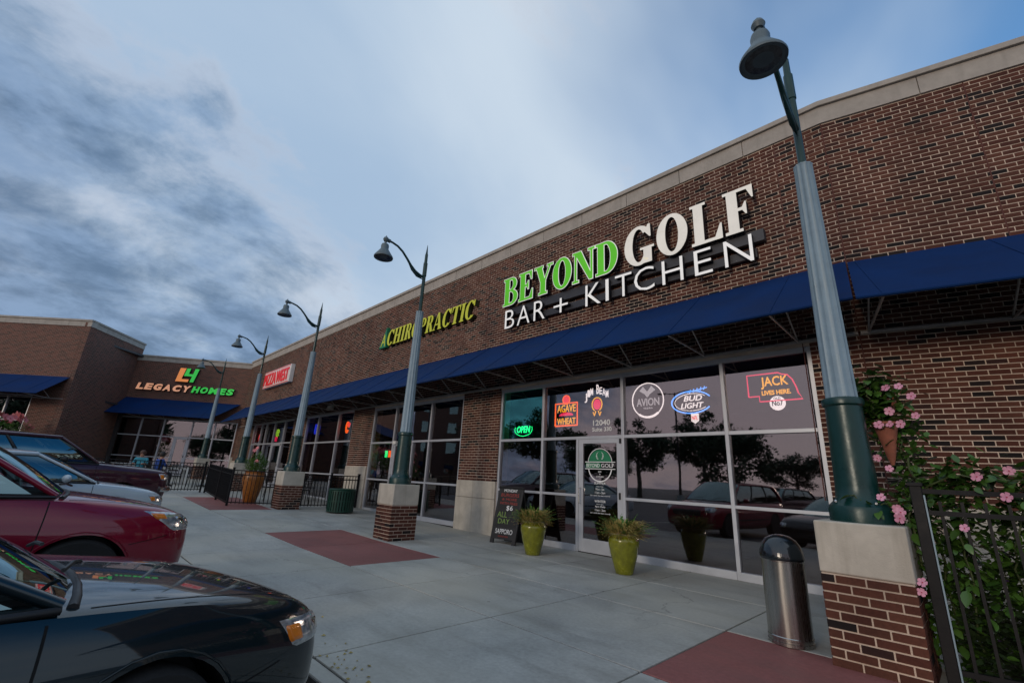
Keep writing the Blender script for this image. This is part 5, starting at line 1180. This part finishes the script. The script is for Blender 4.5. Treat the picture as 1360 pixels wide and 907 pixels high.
def car(label, P, loc, yaw, paint_m, tint=None, detail=True, name='parked_car', cat='car', chrome=False, group='cars parked along the kerb'):
    t = thing(name, label, cat, loc, yaw, group)
    body = body_mesh(P, paint_m); body.parent = t
    bvh = BVHTree.FromPolygons([v.co.copy() for v in body.data.vertices], [tuple(p.vertices) for p in body.data.polygons])
    def cast(p, d, far=2.0):
        d = Vector(d).normalized(); p = Vector(p)
        for back in (far,):
            h = bvh.ray_cast(p+d*back*.5, -d)
            if h[0] is not None: return h[0], h[1]
        return p, d
    def patch(cs, d, m_, nm, off=.006, nu=10, nv=6, parent=t, th=.01):
        cs = [Vector(c) for c in cs]; V = []
        for i in range(nu+1):
            for j in range(nv+1):
                u, v = i/nu, j/nv; p = cs[0].lerp(cs[1], u).lerp(cs[3].lerp(cs[2], u), v); q, n = cast(p, d)
                edge = min(i, nu-i, j, nv-j); V.append(q+n*(off if edge else -.004))
        k = nv+1; Fc = [(i*k+j, (i+1)*k+j, (i+1)*k+j+1, i*k+j+1) for i in range(nu) for j in range(nv)]
        me = bpy.data.meshes.new(nm); me.from_pydata([tuple(v) for v in V], [], Fc); me.materials.append(m_); me.shade_smooth()
        return link(nm, me, parent)
    def seam(pts, d, nm='panel_gap', w=.006, m_=None, off=.0015):
        pts = [Vector(p) for p in pts]; fine = []
        for a, b in zip(pts[:-1], pts[1:]):
            for k in range(8): fine.append(a.lerp(b, k/8))
        fine.append(pts[-1]); hs = [cast(p, d) for p in fine]; V = []
        for i, (q, n) in enumerate(hs):
            tg = (hs[min(i+1, len(hs)-1)][0]-hs[max(i-1, 0)][0]).normalized(); s = tg.cross(n).normalized()*w/2; V += [q+n*off-s, q+n*off+s]
        me = bpy.data.meshes.new(nm); me.from_pydata([tuple(v) for v in V], [], [(2*i, 2*i+1, 2*i+3, 2*i+2) for i in range(len(hs)-1)]); me.materials.append(m_ or M['gap']); return link(nm, me, t)
    g = P['gh']; ywb, ywt, yrt, yrb, zf, zr, zt, wb, wr = [g[k] for k in ('ywb', 'ywt', 'yrt', 'yrb', 'zf', 'zr', 'zt', 'wb', 'wr')]
    hf = lambda s: Vector((wb*s, ywb+.17*(1-s*s), zf+.03*(1-s*s))); tf = lambda s: Vector((wr*s, ywt+.08*(1-s*s), zt-.055*s*s))
    tr_ = lambda s: Vector((wr*s, yrt-.06*(1-s*s), zt-.03-.055*s*s)); hr = lambda s: Vector((wb*.95*s, yrb-.12*(1-s*s), zr+.03*(1-s*s)))
    grid_mesh(lambda u, v: hf(u*2-1).lerp(tf(u*2-1), v)+Vector((0, .02, .03))*math.sin(math.pi*v), 12, 6, M['car_glass'], 'windshield', t, True)
    grid_mesh(lambda u, v: hr(u*2-1).lerp(tr_(u*2-1), v)+Vector((0, -.015, .025))*math.sin(math.pi*v), 12, 6, M['car_glass'], 'rear_window', t)
    rl = lambda f: Vector((wr+.03*math.sin(math.pi*f), ywt+(yrt-ywt)*f, zt-.055-.03*f+.012*math.sin(math.pi*f)))
    bl = lambda f: Vector((wb*(1-.05*f)+.03*math.sin(math.pi*f), ywb+(yrb-ywb)*f, zf+(zr-zf)*f))
    def roof(u, v):
        s = u*2-1; a = tf(s); b = tr_(s); p = a.lerp(b, v); p.z += .035*math.sin(math.pi*v)+.005; p.x = s*(wr+.03*math.sin(math.pi*v)); return p
    grid_mesh(roof, 12, 10, paint_m, 'roof', t)
    cutsf = [0.03]+list(g['piv'])+[.97]
    for sx in (-1, 1):
        mx = lambda p: Vector((p.x*sx, p.y, p.z))
        for a, b in zip(cutsf[:-1], cutsf[1:]):
            A_, B_ = a+.012, b-.012
            def side(u, v, A_=A_, B_=B_):
                f = A_+(B_-A_)*u; p = bl(f).lerp(rl(f), .02+.95*v); p.x += .035*math.sin(math.pi*v)-.012; return mx(p)
            grid_mesh(side, 8, 5, M['car_glass'], 'side_window', t, sx < 0)
        def pil(fa, w0=.035, nm='pillar', m_=paint_m, xo=0.0):
            tt = MB(); pts = []
            for k in range(7):
                v = k/6; p = bl(fa).lerp(rl(fa), v); p.x += .035*math.sin(math.pi*v)+xo; pts.append(mx(p))
            tt.tube(pts, w0, 8); return tt.build(nm, m_, t, smooth=60)
        pil(0, .024); pil(1, .055)
        for f in g['piv']: pil(f, .022, 'pillar', M['trim'], -.01)
        rr = MB(); rr.tube([mx(rl(k/10)) for k in range(11)], .034, 8); rr.build('roof_rail', paint_m, t, smooth=60)
        bb = MB(); bb.tube([mx(bl(k/10)+Vector((.012, 0, -.012))) for k in range(11)], .016, 6); bb.build('belt_trim', M['trim'], t, smooth=60)
        # mirror
        mc = bl(.19)+Vector((.11, .02, .055)); mc = mx(mc); mm = MB()
        mm.lathe([(.0, -.13), (.05, -.12), (.075, -.07), (.085, 0), (.078, .05), (.055, .075), (0, .085)], 16)
        o = mm.build('mirror', paint_m if not chrome else M['trim'], t, smooth=60, loc=mc, rot=(R(90), 0, R(90)*sx*-1)); o.scale = (.75, .8, .75)
        MB().tube([mx(bl(.16)+Vector((-.01, 0, .02))), mc], .022, 6).build('mirror_stalk', M['trim'], t)
        # lamps
        d = (sx*.72, .69, 0); F_ = lambda q: [(a*sx, b, c) for a, b, c in q]
        hl_ = patch(F_(P['lamp']), d, M['headlamp'], 'headlight', .010, 14, 8)
        patch(F_(P['amber']), (sx*.85, .5, 0), M['amber'], 'turn_signal', .015, 8, 6, parent=hl_)
        q = [Vector(v) for v in F_(P['lamp'])]; bl_ = lambda u, v: q[0].lerp(q[1], u).lerp(q[3].lerp(q[2], u), v)
        for u0, u1 in ((.42, .62), (.70, .90)): patch([bl_(u0, .22), bl_(u1, .22), bl_(u1, .78), bl_(u0, .78)], d, M['chrome'], 'reflector', .015, 8, 6, parent=hl_)
        yb = P['st'][-1][0]; patch([(sx*.86, yb+.35, P['belt']+.2), (sx*.55, yb, P['belt']+.17), (sx*.55, yb, P['belt']-.02), (sx*.86, yb+.35, P['belt'])], (sx*.7, -.7, 0), M['taillamp'], 'tail_light', .008)
        # doors
        zb = P['st'][5][2]; y0 = ywb-.05; yB = bl(g['piv'][0]).y; yC = bl(g['piv'][1]).y if len(g['piv']) > 1 else yrb+.35
        ztop = zf-.05
        for y_ in (y0, yB, yC): seam([(sx, y_+.02, ztop), (sx, y_, ztop-.25), (sx, y_-.02, zb+.16)], (sx, 0, 0), w=.009)
        seam([(sx, y0-.02, zb+.15), (sx, yB, zb+.14), (sx, yC, zb+.15)], (sx, 0, 0), w=.009)
        for y_ in (yB+.16, yC+.16): patch([(sx, y_+.09, P['belt']+.03), (sx, y_-.09, P['belt']+.035), (sx, y_-.09, P['belt']), (sx, y_+.09, P['belt'])], (sx, 0, 0), paint_m, 'door_handle', .022, 6, 3)
        # hood seam
        st = P['st']; seam([(sx*st[2][1]*.72, st[2][0]-.03, 2), (sx*st[3][1]*.80, st[3][0], 2), (sx*st[4][1]*.83, st[4][0], 2), (sx*(wb-.02), ywb+.10, 2)], (0, 0, 1), w=.007)
        # bumper seam
        seam([(sx, P['lamp'][3][1], P['lamp'][3][2]-.03), (sx, P['wy'][0]+P['wr_']+.05, P['lamp'][3][2]-.09)], (sx*.85, .5, 0), w=.006)
        # lower side moulding
        seam([(sx, P['wy'][0]-P['wr_']-.12, zb+.30), (sx, P['wy'][1]+P['wr_']+.12, zb+.30)], (sx, 0, 0), 'side_moulding', .035, M['trim'], .006)
        # arch lip
        lip = []
        for k in range(15):
            a = R(-8+196*k/14); p, n = cast((sx, P['wy'][0]+(P['wr_']+.062)*math.cos(a), P['wr_']+(P['wr_']+.062)*math.sin(a)), (sx, 0, 0)); lip.append(p)
        MB().tube(lip, .006, 6).build('arch_lip', paint_m, t, smooth=60)
    seam([(-P['st'][2][1]*.6, -.15, 2), (0, -.10, 2), (P['st'][2][1]*.6, -.15, 2)], (0, 0, 1), w=.008)
    gq = P['grille']; patch([(a, .02, b) for a, b in gq], (0, 1, 0), M['trim'], 'grille', .008, 12, 5)
    patch([(-.5, .02, gq[3][1]-.12), (.5, .02, gq[3][1]-.12), (.5, .02, gq[3][1]-.2), (-.5, .02, gq[3][1]-.2)], (0, 1, 0), M['trim'], 'air_intake', .006, 12, 3)
    if chrome:
        bz = P['st'][0][2]+.20; cb = MB(); cb.tube([(-.95, -.25, bz), (-.80, .0, bz), (-.4, .06, bz), (0, .075, bz), (.4, .06, bz), (.80, .0, bz), (.95, -.25, bz)], .07, 10); cb.build('bumper', M['chrome'], t, smooth=60)
    # wipers and cowl
    cw = MB(); cw.tube([hf(k_)+Vector((0, .035, -.026)) for k_ in (-.96, -.8, -.6, -.3, 0, .3, .6, .8, .96)], .020, 8); cw.build('cowl', M['trim'], t, smooth=60)
    for s in (-.45, .35):
        wp = MB(); a = hf(s)+Vector((0, .05, .035)); b = hf(s+.42)+Vector((0, -.03, .075)); wp.tube([a, a.lerp(b, .5)+Vector((0, 0, .012)), b], .009, 6); wp.build('wiper', M['trim'], t)
    # interior
    it = MB(); it.b2(-wb+.1, wb-.1, yrb+.1, ywb-.02, zf-.15, zf+.03)
    for x in (-.36, .36):
        it.b2(x-.24, x+.24, ywt-.72, ywt-.58, zf-.1, zf+.30); it.b2(x-.12, x+.12, ywt-.70, ywt-.60, zf+.30, zf+.44)
    it.build('interior', M['trim'], t, bevel=.03)
    # wheels
    for y in P['wy']:
        for sx in (-1, 1):
            r = P['wr_']; x = sx*(P['st'][5][1]-.115)
            wh = MB(); wh.lathe([(r*.62, -.10), (r*.93, -.105), (r*.985, -.085), (r, -.04), (r, .04), (r*.985, .085), (r*.93, .105), (r*.62, .10)], 36); w_ = wh.build('wheel', M['tyre'], t, smooth=40, loc=(x, y, r), rot=(0, R(90)*sx, 0))
            rm_ = MB(); rm_.lathe([(r*.64, .098), (r*.60, .085), (r*.56, .05), (r*.56, .02), (0, .02)], 30)
            for k in range(5):
                a = 2*math.pi*k/5; rm_.bar((.03*math.cos(a), .03*math.sin(a), .075), (r*.60*math.cos(a), r*.60*math.sin(a), .07), .07, .03)
            rm_.lathe([(.055, .06), (.055, .092), (.03, .098), (0, .1)], 16); rm_.build('rim', M['rim'], w_, smooth=35)
    return t
def zl(x): return zg(x)-.13
car('dark blue-green sedan in the left foreground', SEDAN, (-3.50, 1.17, zl(-3.3)), R(15), M['p_dark'])
car('crimson red crossover parked beside the dark sedan', SUV, (-6.78, 1.17, zl(-6.6)), R(10), M['p_red'])
car('pale blue-white sedan parked beyond the red crossover', SEDAN, (-12.7, 1.75, zl(-12.7)), R(15), M['p_white'])
car('dark maroon sport utility vehicle farthest along the kerb', TRUCK, (-15.0, 2.05, zl(-15)), R(15), M['p_maroon'], chrome=True)
# cars across the lot, seen only in the window reflections
car('silver sedan across the lot, mirrored in the shop windows', SEDAN, (-2.2, -9.5, zl(0)), R(15), M['p_silver'], group='cars across the lot')
car('dark crossover across the lot, mirrored in the shop windows', SUV, (-8.5, -10.0, zl(-8)), R(15), M['p_maroon'], group='cars across the lot')

# ================================================================== TREES BEHIND THE CAMERA (seen in reflections)
def tree(label, x, y, h, rad, seed, group='trees across the lot'):
    rnd = random.Random(seed); t = thing('shade_tree', label, 'tree', (x, y, zl(max(-60, min(60, x)))), rnd.random()*6, group)
    tr = MB(); tr.tube([(0, 0, 0), (.05, 0, h*.25), (0, .05, h*.5), (.03, 0, h*.85)], [h*.03, h*.024, h*.018, h*.005], 8); br = []
    for k in range(9):
        a = rnd.random()*6.28; z0 = h*rnd.uniform(.28, .7); e = Vector((math.cos(a)*rad*rnd.uniform(.4, .75), math.sin(a)*rad*rnd.uniform(.4, .75), z0+h*rnd.uniform(.08, .22))); br.append(e); tr.tube([(0, 0, z0), (e.x*.5, e.y*.5, z0+(e.z-z0)*.65), e], [h*.012, h*.008, h*.003], 6)
    tr.build('trunk', M['bark'], t, smooth=60)
    cl = [b+Vector([rnd.gauss(0, rad*.12) for _ in range(3)]) for b in br for _ in range(3)]+[Vector((rnd.gauss(0, rad*.3), rnd.gauss(0, rad*.3), h*rnd.uniform(.55, .98))) for _ in range(14)]
    V = []; Fc = []
    for c in cl:
        s0 = rad*rnd.uniform(.18, .34)
        for i in range(130):
            d = Vector([rnd.gauss(0, 1) for _ in range(3)]).normalized(); p = c+d*s0*rnd.random()**.4; p.z = max(p.z, h*.22); s = rnd.uniform(.10, .20)*(h/7)
            u = Vector([rnd.gauss(0, 1) for _ in range(3)]).normalized(); v = u.cross(d); v = v.normalized() if v.length > .01 else Vector((1, 0, 0)); n = len(V)
            V += [p-u*s, p+v*s*.5, p+u*s, p-v*s*.5]; Fc.append((n, n+1, n+2, n+3))
    me = bpy.data.meshes.new('crown'); me.from_pydata([tuple(q) for q in V], [], Fc); me.materials.append(M['tree_leaf']); link('crown', me, t); return t
T0 = tree('broad shade tree across the lot, mirrored beside the entrance door', -10.5, -13, 5.2, 2.6, 1)
T1 = tree('tall shade tree across the lot, mirrored in the window with the round sign', -24, -26, 7.5, 3.4, 2)
def tcopy(src, label, x, y, s):
    c = copy_tree(src); c.location = (x, y, zl(max(-60, min(60, x)))); c.rotation_euler = (0, 0, random.random()*6); s *= 1.45; c.scale = (s*1.15, s*1.15, s*random.uniform(.7, 1.0)); tag(c, label, 'tree', 'trees across the lot')
for i, (x, y, s) in enumerate([(-36, -34, 1.1), (-50, -30, 1.0), (-46, -52, 1.3), (-30, -56, 1.2), (-18, -58, 1.1), (-7, -60, 1.2), (4, -56, 1.0), (14, -60, 1.2), (24, -48, 1.1), (-62, -56, 1.4), (-76, -48, 1.3), (34, -60, 1.3), (-2, -30, .7), (9, -27, .75), (-58, -12, 1.1), (46, -44, 1.3)]):
    tcopy((T0, T1)[i % 2], 'tree in the distant row across the lot', x, y, s)
# tall twin-head lot lights
def lotpole(label, x, y):
    t = thing('lot_light', label, 'lamp post', (x, y, zl(x)), 0, 'lot lights'); MB().tube([(0, 0, 0), (0, 0, .8)], .25, 14).build('plinth', M['concrete'], t); MB().tube([(0, 0, .8), (0, 0, 8.5)], [.09, .06], 10).build('pole', M['black_metal'], t)
    for s in (-1, 1): MB().bar((0, 0, 8.4), (s*.9, 0, 8.55), .06, .06).build('arm', M['black_metal'], t); MB().box(s*1.1, 0, 8.5, .6, .35, .12).build('head', M['black_metal'], t, bevel=.03)
lotpole('tall lot light mirrored left of the entrance', -16, -18); lotpole('tall lot light mirrored in the right window', -3.5, -22)
# brick hotel across the road, mirrored in the second storefront
ht = thing('hotel_building', 'four-storey brick block across the road, mirrored in the second storefront', 'building', (-66, -34, .3), R(35))
uvwall(MB().b2(-9, 9, -6, 6, 0, 13).build('wall', M['far_brick'], ht)); MB().b2(-9.3, 9.3, -6.3, 6.3, 13, 13.5).build('cornice', M['coping'], ht)
for side in (-1, 1):
    for k in range(4):
        for i in range(6):
            x = -7.5+i*3; z = 1.4+k*3.1; MB().b2(x-.7, x+.7, side*6.0, side*6.04, z, z+1.6).build('window', M['car_glass'], ht)
for k in range(4):
    for i in range(3): y = -4+i*4; z = 1.4+k*3.1; MB().b2(9.0, 9.04, y-.7, y+.7, z, z+1.6).build('window', M['car_glass'], ht)
